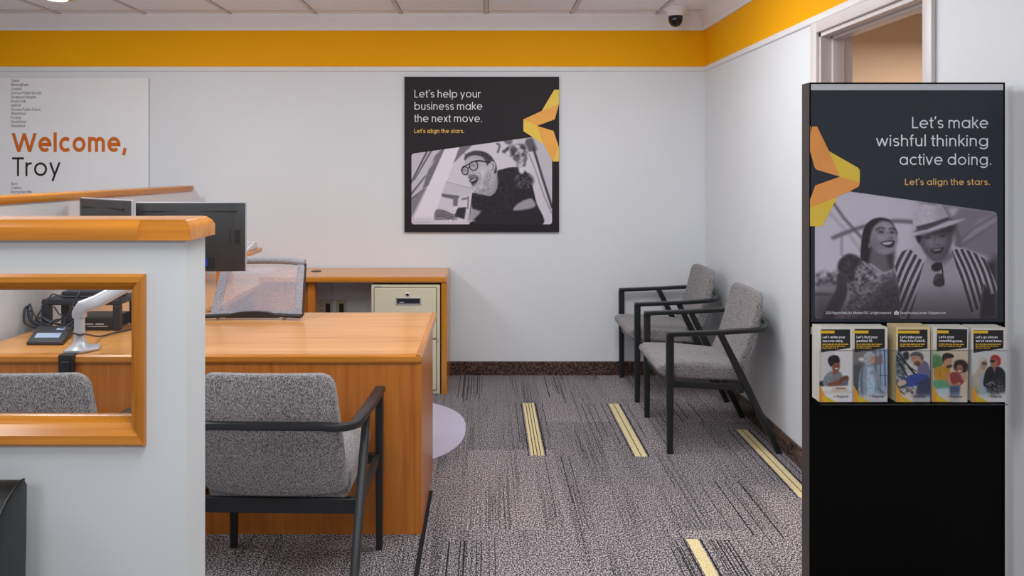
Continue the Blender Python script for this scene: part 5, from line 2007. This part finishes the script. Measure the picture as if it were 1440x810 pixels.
A.blob([(428, 290), (450, 288), (456, 310), (436, 318)], g(.72), 5, .7, **K)
A.blob([(440, 365), (480, 366), (470, 388), (445, 384)], g(.62), 5, .6, **K)
A.curve([(360, 250), (345, 330), (342, 420)], 14, g(.14), 4, .7, **K)
A.curve([(400, 205), (380, 260), (372, 330)], 6, g(.16), 2, .6, **K)
A.curve([(425, 315), (432, 345), (450, 365)], 4, g(.3), 1, .6, **K)
A.ell(376, 345, 9, 16, g(.42), 1, 1, 0, cl)
A.blob([(250, 450), (320, 430), (372, 450), (430, 496), (470, 504), (512, 482), (535, 530), (556, 650), (552, 770), (236, 770), (258, 640), (252, 540)], g(.42), 1, 1, 20, 2, **K)
A.blob([(440, 560), (540, 520), (560, 770), (300, 770), (400, 650)], g(.18), 10, .8, 8, 2, **K)
A.curve([(340, 440), (400, 490), (455, 505), (508, 484)], 8, g(.7), 1, .8, **K)
A.blob([(192, 470), (210, 420), (255, 392), (300, 402), (330, 432), (300, 470), (285, 540), (245, 560), (215, 525)], g(.14), 2, 1, 5, 2, **K)
for k in range(4):
    A.curve([(205 + 14 * k, 480 + 8 * k), (212 + 14 * k, 520 + 8 * k), (226 + 14 * k, 548 + 2 * k)], 4, g(.32), 1, .7, **K)
A.blob([(196, 500), (245, 552), (248, 620), (215, 700), (160, 770), (100, 770), (150, 660), (185, 590)], g(.16), 2, **K)
# man
A.blob([(690, 400), (760, 440), (850, 392), (880, 470), (950, 640), (965, 770), (610, 770), (630, 640), (660, 520)], g(.66), 2, **K)
A.curve([(700, 410), (760, 470), (820, 440), (848, 400)], 4, g(.45), 1, .8, **K)
for k in range(4):
    A.curve([(690 - 6 * k, 430 + 34 * k), (740, 470 + 30 * k), (800 + 10 * k, 560 + 30 * k)], 6, g(.5), 3, .5, **K)


def striped(pts, p0, p1, n, wd, v0, v1):
    m = A.mask(pts)
    m = m * cl
    A.put(box_blur(m, 1), g(v0))
    for k in range(n):
        t = k / (n - 1)
        a = [tuple(np.array(p0[i]) + (np.array(p1[i]) - np.array(p0[i])) * t) for i in range(3)]
        A.curve(a, wd, g(v1), 0, .95, m)


striped([(515, 440), (560, 380), (640, 345), (672, 335), (700, 400), (668, 500), (640, 640), (600, 770), (548, 770), (545, 600)],
        [(560, 330), (515, 410), (478, 520)], [(740, 500), (680, 640), (600, 830)], 8, 19, .76, .14)
striped([(835, 345), (900, 362), (970, 385), (1030, 420), (1075, 510), (1108, 600), (1070, 625), (1025, 560), (1010, 640), (1000, 770), (955, 740), (930, 640), (875, 490)],
        [(835, 370), (900, 520), (960, 720)], [(1030, 370), (1090, 500), (1130, 640)], 7, 17, .76, .14)
A.blob([(646, 320), (640, 262), (700, 240), (842, 225), (848, 300), (838, 350), (815, 405), (775, 436), (735, 430), (695, 395), (668, 350)], g(.27), 2, **K)
A.blob([(690, 290), (760, 280), (800, 300), (790, 360), (740, 390), (700, 360)], g(.44), 8, .8, **K)
A.blob([(640, 262), (845, 205), (848, 270), (760, 280), (660, 300)], g(.10), 5, .9, **K)
A.ell(708, 300, 18, 7, g(.05), 1, .9, -5, cl)
A.ell(790, 292, 18, 7, g(.05), 1, .9, -8, cl)
A.curve([(748, 300), (742, 330), (756, 342), (774, 336)], 6, g(.15), 1, .8, **K)
A.ell(752, 328, 14, 8, g(.6), 3, .6, 0, cl)
A.blob([(722, 368), (760, 362), (796, 354), (786, 380), (760, 394), (738, 388)], g(.06), 1, **K)
A.blob([(734, 371), (760, 367), (784, 362), (776, 370), (758, 375), (742, 376)], g(.8), 1, .9, **K)
A.blob([(700, 310), (735, 306), (735, 345), (708, 350)], g(.56), 6, .6, **K)
A.blob([(775, 305), (810, 296), (808, 335), (782, 345)], g(.50), 6, .6, **K)
A.blob([(735, 400), (770, 398), (760, 420), (742, 420)], g(.5), 5, .6, **K)
A.blob([(640, 270), (662, 262), (668, 310), (655, 330), (642, 300)], g(.05), 1, **K)
A.poly([(700, 398), (770, 440), (838, 370), (860, 400), (800, 450), (742, 445)], g(.30), 3, .7, **K)
A.blob([(728, 460), (760, 440), (786, 452), (784, 480), (756, 494), (732, 484)], g(.05), 1, **K)
A.blob([(738, 545), (756, 508), (790, 512), (802, 560), (780, 580), (744, 572)], g(.12), 1, **K)
A.line([(782, 440), (790, 480), (796, 570)], 8, g(.05), 0, **K)
A.line([(745, 540), (770, 515)], 7, g(.5), 2, .6, **K)
A.poly([(620, 250), (622, 170), (632, 128), (690, 108), (740, 118), (782, 110), (806, 150), (826, 190), (700, 240)], g(.80), 1, 1, 4, 2, **K)
A.poly([(740, 118), (782, 110), (806, 150), (826, 190), (770, 210)], g(.62), 6, .7, **K)
A.poly([(636, 238), (730, 214), (824, 182), (832, 200), (740, 236), (650, 258)], g(.22), 1, **K)
A.poly([(576, 296), (640, 266), (700, 254), (830, 204), (926, 192), (850, 226), (760, 256), (680, 284)], g(.80), 1, **K)
A.poly([(640, 282), (760, 256), (850, 226), (780, 256), (690, 288)], g(.35), 2, .7, **K)
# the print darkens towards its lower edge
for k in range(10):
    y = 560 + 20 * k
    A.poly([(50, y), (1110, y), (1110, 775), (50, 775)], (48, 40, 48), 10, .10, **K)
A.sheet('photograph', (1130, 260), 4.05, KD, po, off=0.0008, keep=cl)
bm = B()
text_line(bm, '2024 Flagstar Bank, N.A. Member FDIC. All rights reserved.', 1161, 1253.5, 441.6, 3.6, KD, 0.12, 4, off=0.0014)
text_line(bm, 'Equal Housing Lender | flagstar.com', 1265, 1329.5, 441.6, 3.6, KD, 0.12, 4, off=0.0014)
flat_poly(bm, [(1257.3, 442.4), (1257.3, 439.5), (1256.6, 439.5), (1260.3, 436.4), (1264, 439.5), (1263.3, 439.5), (1263.3, 442.4)], KD, 0.0014)
mk('fine_print', bm, 'txt_kwhite', po)
bm = B()
flat_poly(bm, [(1258.6, 439.2), (1262, 439.2), (1262, 438.4), (1258.6, 438.4)], KD, 0.0017)
flat_poly(bm, [(1258.6, 441.2), (1262, 441.2), (1262, 440.3), (1258.6, 440.3)], KD, 0.0017)
mk('house_mark', bm, 'kposter', po)

# ================================================================ BROCHURE RACK (part of the stand) AND BROCHURES
BD = 2.275                                   # the front brochure of each pocket
o3, s3 = (1130, 445), 4.8


def bp(x, y, D=BD):
    return P(o3[0] + x / s3, o3[1] + y / s3, D)


rack = None
bm = B()
zt, zb = bp(0, 226).z, bp(0, 588).z
FRONT = BD - 0.006
xl, xr = 0.984, P(1416.8, 0, FRONT).x
box(bm, xl, xr, FRONT - 0.002, FRONT, zb, zt)
box(bm, xl, xr, FRONT - 0.002, KD - 0.001, zb - 0.0025, zb)
pock = [70, 334, 590, 866, 1108, 1380]
for i, x in enumerate(pock):
    xx = min(max(bp(x, 0).x - 0.003, xl), xr - 0.002)
    box(bm, xx, xx + 0.002, FRONT, KD - 0.001, zb, zt + 0.0)
rack = mk('brochure_rack', bm, 'acrylic', w)
bm = B()
box(bm, P(1140, 0, KD).x, P(1413, 0, KD).x, KD - 0.003, KD - 0.0005, P(0, 470, KD).z, P(0, 460, KD).z)
mk('rail', bm, 'silver', rack)
bm = B()
box(bm, xl, xr, FRONT - 0.0028, FRONT - 0.0018, zt - 0.001, zt + 0.0006)
box(bm, xl, xr, FRONT - 0.0028, FRONT - 0.0018, zb - 0.002, zb + 0.0005)
mk('rim', bm, 'plastic_g', rack)

M['p_black'] = paint('brochure_black_panel', (18, 17, 19), 0.5, 0.05, 5)
M['p_tab'] = paint('brochure_yellow_tab', (226, 176, 30), 0.5, 0.03, 5)
M['p_wedge_o'] = paint('brochure_orange_wedge', (228, 156, 48), 0.5, 0.03, 8)
M['p_wedge_y'] = paint('brochure_yellow_wedge', (222, 186, 30), 0.5, 0.03, 8)
M['p_cream'] = paint('brochure_cream_paper', (214, 196, 150), 0.55, 0.04, 10)

SK1, SK2 = (140, 88, 64), (196, 150, 124)


def art_woman(A):                        # sits at a table, arms crossed
    A.put(np.ones((A.H, A.W)), (206, 202, 200))
    A.poly([(210, 235), (330, 225), (330, 470), (225, 460)], (220, 217, 214), 3)
    A.poly([(105, 440), (140, 430), (140, 470), (105, 475)], (50, 50, 54), 2)
    A.blob([(150, 470), (130, 440), (150, 395), (185, 370), (240, 370), (262, 400), (265, 470)], (128, 134, 142), 1, 1, 8, 1)
    A.poly([(192, 350), (232, 350), (236, 388), (205, 392)], SK1, 1)
    A.blob([(190, 325), (205, 305), (238, 305), (246, 335), (236, 365), (215, 376), (196, 356)], SK1, 1)
    A.blob([(166, 310), (168, 280), (195, 262), (230, 266), (244, 290), (242, 312), (215, 312), (196, 326), (185, 340)], (34, 30, 32), 1, 1, 8, 1)
    A.ell(222, 352, 10, 4, (235, 230, 225), 0)
    A.line([(204, 334), (212, 333)], 4, (40, 26, 20))
    A.line([(226, 331), (236, 330)], 4, (40, 26, 20))
    A.poly([(160, 455), (250, 420), (268, 440), (240, 465), (165, 472)], (134, 78, 56), 1)
    A.blob([(240, 430), (262, 408), (282, 400), (302, 404), (304, 430), (285, 460), (255, 462)], (110, 70, 54), 1)
    A.poly([(255, 440), (300, 425), (300, 465), (262, 468)], (104, 108, 114), 1)
    A.poly([(105, 475), (330, 470), (330, 500), (105, 505)], (232, 226, 222), 2)
    A.poly([(190, 484), (300, 484), (300, 520), (196, 520)], (206, 192, 176), 3)
    A.poly([(215, 482), (285, 482), (280, 489), (218, 489)], (120, 92, 64), 1)
    A.poly([(105, 520), (330, 515), (330, 577), (105, 577)], (226, 224, 226), 4)


def art_scarf(A):
    A.put(np.ones((A.H, A.W)), (112, 112, 116))
    A.poly([(333, 225), (470, 225), (450, 330), (333, 360)], (120, 116, 116), 4)
    A.ell(395, 290, 26, 12, (230, 226, 214), 3)
    A.poly([(333, 330), (395, 310), (395, 460), (333, 480)], (84, 82, 86), 4)
    A.poly([(490, 225), (568, 215), (568, 520), (520, 500), (500, 400)], (150, 170, 196), 3)
    A.line([(515, 225), (520, 460)], 7, (70, 84, 110))
    A.line([(545, 225), (552, 470)], 9, (76, 92, 120))
    A.poly([(480, 280), (530, 250), (532, 320), (482, 330)], (126, 106, 108), 2)
    A.line([(490, 460), (568, 560)], 8, (78, 98, 134))
    A.line([(500, 395), (568, 400)], 6, (70, 84, 110))
    A.poly([(333, 480), (380, 460), (390, 577), (333, 577)], (60, 62, 70), 4)
    A.blob([(384, 360), (405, 335), (430, 322), (470, 330), (486, 370), (500, 470), (510, 540), (380, 540), (372, 430)], (142, 156, 168), 1, 1, 8, 1)
    A.poly([(425, 340), (465, 340), (478, 430), (480, 520), (428, 525)], (172, 192, 212), 1, 1, 8, 1)
    A.curve([(398, 340), (390, 430), (398, 540)], 16, (90, 98, 106), 2, .8)
    A.blob([(405, 290), (410, 255), (440, 236), (470, 245), (480, 265), (462, 285), (455, 320), (430, 326), (412, 318)], (170, 174, 180), 1, 1, 8, 1)
    A.blob([(448, 275), (470, 264), (482, 285), (478, 312), (460, 322), (448, 305)], (190, 150, 130), 1)
    A.line([(462, 284), (474, 284)], 4, (60, 44, 40))
    A.blob([(475, 395), (500, 385), (512, 408), (490, 420)], (186, 146, 126), 1)
    A.curve([(455, 375), (500, 400), (520, 470)], 26, (134, 146, 158), 2, .8)
    A.poly([(333, 540), (568, 520), (568, 577), (333, 577)], (214, 214, 218), 8, .9)


def art_worker(A):
    A.put(np.ones((A.H, A.W)), (206, 200, 190))
    A.poly([(595, 235), (660, 240), (690, 330), (690, 480), (595, 520)], (96, 106, 108), 3, 1, 26, 2)
    for k in range(16):
        x, y = RNG.uniform(595, 740), RNG.uniform(250, 520)
        A.line([(x, y), (x + RNG.uniform(20, 70), y + RNG.uniform(10, 60))], RNG.uniform(4, 9), (36, 38, 42) if k % 2 else (182, 186, 188), 1, .9)
    A.line([(640, 250), (760, 400)], 13, (34, 34, 38))
    A.line([(630, 290), (700, 400)], 10, (40, 40, 44))
    A.line([(700, 330), (760, 370)], 8, (60, 60, 64))
    A.blob([(670, 250), (700, 236), (712, 262), (705, 290), (680, 290)], (40, 40, 50), 2)
    A.blob([(800, 300), (840, 320), (860, 420), (858, 577), (760, 577), (770, 470), (700, 460), (690, 420), (760, 390), (772, 340)], (112, 104, 136), 1, 1, 6, 1)
    A.blob([(684, 420), (740, 388), (820, 392), (842, 412), (820, 450), (750, 470), (690, 474)], (58, 76, 146), 1, 1, 8, 1)
    A.blob([(722, 290), (728, 258), (760, 246), (795, 260), (806, 295), (790, 325), (772, 336), (748, 320), (735, 308)], (186, 140, 112), 1)
    A.blob([(718, 272), (730, 246), (765, 238), (800, 252), (810, 285), (795, 300), (785, 272), (745, 266)], (84, 82, 86), 1)
    A.blob([(742, 318), (770, 300), (790, 318), (776, 336), (758, 332)], (96, 66, 50), 2)
    A.line([(738, 284), (748, 284)], 4, (40, 30, 26))
    A.blob([(632, 450), (650, 432), (684, 430), (692, 452), (660, 470), (638, 468)], (202, 178, 156), 1)
    A.blob([(780, 440), (860, 420), (860, 577), (740, 577), (760, 500)], (60, 64, 92), 4)
    for k in range(20):
        A.ell(RNG.uniform(640, 760), RNG.uniform(470, 540), RNG.uniform(6, 14), 6, tuple([RNG.uniform(40, 210)] * 3), 1, .8, RNG.uniform(0, 180))
    A.poly([(595, 545), (860, 535), (860, 577), (595, 577)], (218, 214, 210), 8, .9)


def art_couple(A):
    A.put(np.ones((A.H, A.W)), (206, 192, 168))
    A.poly([(866, 235), (920, 235), (925, 330), (866, 350)], (170, 190, 150), 4)
    A.blob([(866, 270), (900, 262), (935, 290), (930, 340), (866, 350)], (84, 132, 82), 3)
    A.poly([(866, 430), (950, 420), (990, 470), (866, 500)], (122, 170, 138), 4)
    A.blob([(874, 370), (900, 345), (940, 335), (980, 350), (985, 400), (960, 445), (905, 440), (880, 420)], (196, 138, 46), 1, 1, 8, 1)
    A.blob([(872, 440), (935, 430), (990, 450), (980, 500), (890, 490)], (96, 158, 118), 2)
    A.poly([(890, 490), (985, 480), (960, 577), (900, 577)], (186, 200, 214), 3)
    A.blob([(936, 300), (955, 278), (990, 280), (1000, 305), (985, 335), (962, 344), (942, 330)], (190, 142, 112), 1)
    A.blob([(930, 285), (938, 255), (970, 246), (1008, 262), (1000, 280), (975, 282), (945, 296), (940, 320)], (46, 38, 34), 1)
    A.blob([(960, 335), (985, 325), (1000, 330), (990, 345), (968, 350)], (70, 50, 40), 1)
    A.blob([(1010, 350), (1012, 310), (1040, 292), (1080, 296), (1104, 325), (1100, 365), (1070, 380), (1030, 370)], (48, 32, 28), 2, 1, 10, 1)
    A.blob([(1028, 345), (1040, 325), (1065, 330), (1072, 358), (1060, 385), (1040, 388), (1028, 370)], (160, 108, 84), 1)
    A.ell(1050, 368, 10, 4, (240, 234, 228), 0)
    A.line([(1036, 350), (1044, 350)], 4, (50, 30, 24))
    A.line([(1056, 352), (1064, 353)], 4, (50, 30, 24))
    A.blob([(985, 385), (1020, 375), (1060, 395), (1085, 430), (1060, 460), (1020, 470), (990, 440)], (142, 62, 62), 1, 1, 6, 1)
    A.curve([(955, 390), (975, 440), (1005, 470), (1050, 450)], 18, (186, 134, 104), 1)
    A.blob([(1060, 390), (1090, 380), (1100, 420), (1080, 440)], (196, 152, 122), 1)
    A.poly([(985, 470), (1055, 465), (1050, 577), (985, 577)], (74, 88, 124), 2)
    A.poly([(866, 540), (1105, 525), (1105, 577), (866, 577)], (214, 206, 198), 8, .9)


def art_bikers(A):
    A.put(np.ones((A.H, A.W)), (206, 206, 206))
    A.poly([(1110, 400), (1200, 380), (1200, 520), (1110, 540)], (178, 170, 158), 6)
    A.poly([(1110, 430), (1375, 440), (1375, 520), (1110, 520)], (168, 168, 164), 6)
    A.blob([(1150, 460), (1160, 390), (1185, 340), (1225, 350), (1240, 430), (1230, 520), (1165, 500)], (190, 174, 152), 3)
    A.blob([(1185, 320), (1190, 288), (1215, 278), (1235, 300), (1232, 350), (1205, 356)], (172, 142, 120), 2)
    A.blob([(1180, 320), (1184, 286), (1212, 274), (1232, 292), (1210, 300), (1196, 330)], (206, 196, 178), 2)
    A.poly([(1200, 310), (1235, 312), (1235, 326), (1205, 324)], (56, 50, 52), 2)
    A.poly([(1192, 400), (1225, 390), (1240, 500), (1215, 560), (1195, 480)], (150, 178, 204), 5, .9)
    A.blob([(1218, 470), (1222, 390), (1245, 345), (1290, 335), (1340, 350), (1366, 400), (1366, 450), (1300, 470)], (36, 37, 40), 1, 1, 5, 1)
    A.blob([(1262, 320), (1268, 285), (1300, 275), (1316, 300), (1310, 335), (1290, 346), (1270, 340)], (170, 112, 92), 1)
    A.blob([(1258, 292), (1272, 264), (1302, 260), (1328, 282), (1328, 320), (1310, 335), (1306, 296), (1284, 286)], (176, 58, 46), 1)
    A.poly([(1256, 296), (1292, 292), (1292, 308), (1260, 310)], (40, 34, 36), 1)
    A.poly([(1276, 345), (1296, 345), (1290, 380)], (168, 120, 108), 1)
    A.blob([(1240, 440), (1360, 430), (1366, 500), (1290, 530), (1240, 510)], (60, 60, 64), 4, .9, 22, 2)
    A.curve([(1235, 460), (1270, 445), (1290, 462)], 5, (190, 190, 190), 1)
    A.line([(1340, 440), (1368, 425)], 7, (40, 40, 40), 1)
    A.blob([(1120, 470), (1180, 480), (1180, 530), (1120, 520)], (140, 158, 140), 6, .8)
    A.poly([(1110, 545), (1375, 525), (1375, 577), (1110, 577)], (216, 214, 214), 8, .9)


BRO = [
    # x0, x1, top, black box (x0, x1, y0, y1 right, y1 left), tab (x0, x1), title lines, small lines, painter, wordmark x, sheet edge colour
    (105, 331, 74, (118, 314, 87, 212, 243), (112, 208), ("Let's write your", 127, 281), ('success story.', 127, 269), 3, art_woman, (222, 303), 'paper', 9),
    (334, 566, 74, (344, 548, 84, 214, 242), (336, 437), ("Let's find your", 356, 499), ('perfect fit.', 356, 467), 3, art_scarf, (462, 543), 'paper', 8),
    (624, 854, 72, (637, 836, 88, 216, 240), (634, 781), ("Let's take your", 650, 800), ('Plan A to Point B.', 650, 822), 2, art_worker, (742, 824), 'p_cream', 10),
    (868, 1105, 74, (892, 1096, 84, 210, 238), (886, 970), ("Let's start", 904, 1008), ('something new.', 904, 1067), 2, art_couple, (988, 1070), 'paper', 8),
    (1134, 1362, 78, (1146, 1348, 92, 214, 246), (1142, 1244), ("Let's go places", 1160, 1310), ("we've never been.", 1160, 1340), 3, art_bikers, (1258, 1338), 'paper', 9),
]
LABS = ["front brochure of the stand's first pocket from the left, reading Let's write your success story",
        "front brochure of the stand's second pocket, reading Let's find your perfect fit",
        "front brochure of the stand's middle pocket, reading Let's take your Plan A to Point B",
        "front brochure of the stand's fourth pocket, slightly tilted, reading Let's start something new",
        "front brochure of the stand's last pocket, reading Let's go places we've never been"]
BEH = ['brochure stacked behind the success story brochure in the first pocket', 'brochure stacked behind the perfect fit brochure in the second pocket',
       'cream-edged brochure stacked behind the Plan A to Point B brochure', 'brochure stacked behind the something new brochure in the fourth pocket',
       "brochure stacked behind the never been brochure in the last pocket"]
HINTS = {0: ('From your first', 'loan to your', 'and more'), }
for i, (x0, x1, yt, bb, tb, l1, l2, nsm, painter, wm, edge, nback) in enumerate(BRO):
    a, b_ = bp(x0, yt), bp(x1, 577)
    root = thing('brochure', LABS[i], 'brochure', ((a.x + b_.x) / 2, BD, b_.z), 'front brochures in the rack')
    bm = B()
    box(bm, a.x, b_.x, BD, BD + 0.0024, b_.z, a.z)
    mk('cover', bm, edge, root)
    A = Art((x0, 218, x1, 577), 110, 172, (214, 208, 202))
    painter(A)
    A.sheet('picture', o3, s3, BD, root, off=0.0004)

    def fp(bm, pts, off, mi=0):
        vs_ = []
        for x, y in pts:
            v = bp(x, y)
            vs_.append(bm.verts.new((v.x, BD - off, v.z)))
        f_ = bm.faces.new(vs_)
        f_.normal_update()
        if f_.normal.y > 0:
            f_.normal_flip()
        f_.material_index = mi

    bm = B()
    fp(bm, [(bb[0], bb[2]), (bb[1], bb[2]), (bb[1], bb[3]), (bb[0], bb[4])], 0.0007)
    mk('title_panel', bm, 'p_black', root)
    bm = B()
    fp(bm, [(tb[0], 95), (tb[1], 95), (tb[1], 114), (tb[0], 114)], 0.0010)
    mk('tab', bm, 'p_tab', root)

    def tl_(bm, t_, xa, xb, yb, cap, w_, q_, off, mi=0):
        pa, pb = o3[0] + xa / s3, o3[0] + xb / s3
        text_line(bm, t_, pa, pb, o3[1] + yb / s3, cap / s3, BD, w_, q_, off=off, mi=mi)

    bm = B()
    tl_(bm, l1[0], l1[1], l1[2], 147, 17, 0.17, 7, 0.0010)
    tl_(bm, l2[0], l2[1], l2[2], 172, 17, 0.17, 7, 0.0010)
    mk('title', bm, 'txt_white', root)
    bm = B()
    for k in range(nsm):
        yy = 190 + 13 * k
        xe = bb[1] - 12 - (0, 24, 70)[k]
        xs_ = l1[1]
        rr = random.Random(i * 7 + k)
        while xs_ < xe - 6:
            ww = min(rr.uniform(8, 30), xe - xs_)
            fp(bm, [(xs_, yy - 6), (xs_ + ww, yy - 6), (xs_ + ww, yy), (xs_, yy)], 0.0010)
            xs_ += ww + 5
    mk('subtitle', bm, 'p_tab', root)
    bm = B()
    fp(bm, [(x0, 462), (x0 + 12, 478), (x0 + 44, 540), (x0 + 70, 577), (x0, 577)], 0.0009, 0)
    fp(bm, [(x0 + 30, 577), (x0 + 22, 530), (x0 + 60, 546), (x0 + 112, 577)], 0.0013, 1)
    mk('star_wedge', bm, ['p_wedge_o', 'p_wedge_y'], root)
    bm = B()
    tl_(bm, 'flagstar', wm[0], wm[1], 547, 17, 0.15, 6, 0.0012)
    sx_ = wm[0] - 13
    for k in range(5):
        a0 = math.radians(90 + 72 * k)
        pts = [(sx_, 539)] + [(sx_ + r_ * math.cos(a0 + d_), 539 - r_ * math.sin(a0 + d_)) for r_, d_ in ((4, -0.63), (9, 0), (4, 0.63))]
        fp(bm, pts, 0.0012 + 0.00001 * k, 1)
    mk('wordmark', bm, ['txt_black', 'p_wedge_o'], root)
    if i == 3:
        root.rotation_euler = (0, math.radians(1.0), 0)
    # the rest of the stack
    bm = B()
    box(bm, a.x, b_.x, 0.0, 0.0024, b_.z, a.z)
    bm.transform(Matrix.Translation((0, BD + 0.0052, 0)))
    src = mk('brochure', bm, edge, None, ((a.x + b_.x) / 2, BD + 0.0052, b_.z))
    tag(src, BEH[i], 'brochure', 'brochures stacked behind, pocket showing ' + l2[0].rstrip('.'))
    for k in range(1, nback):
        o = src.copy()
        COL.objects.link(o)
        o.location = src.location + Vector((random.uniform(-.0006, .0006), 0.0050 * k, random.uniform(0, 0.002)))
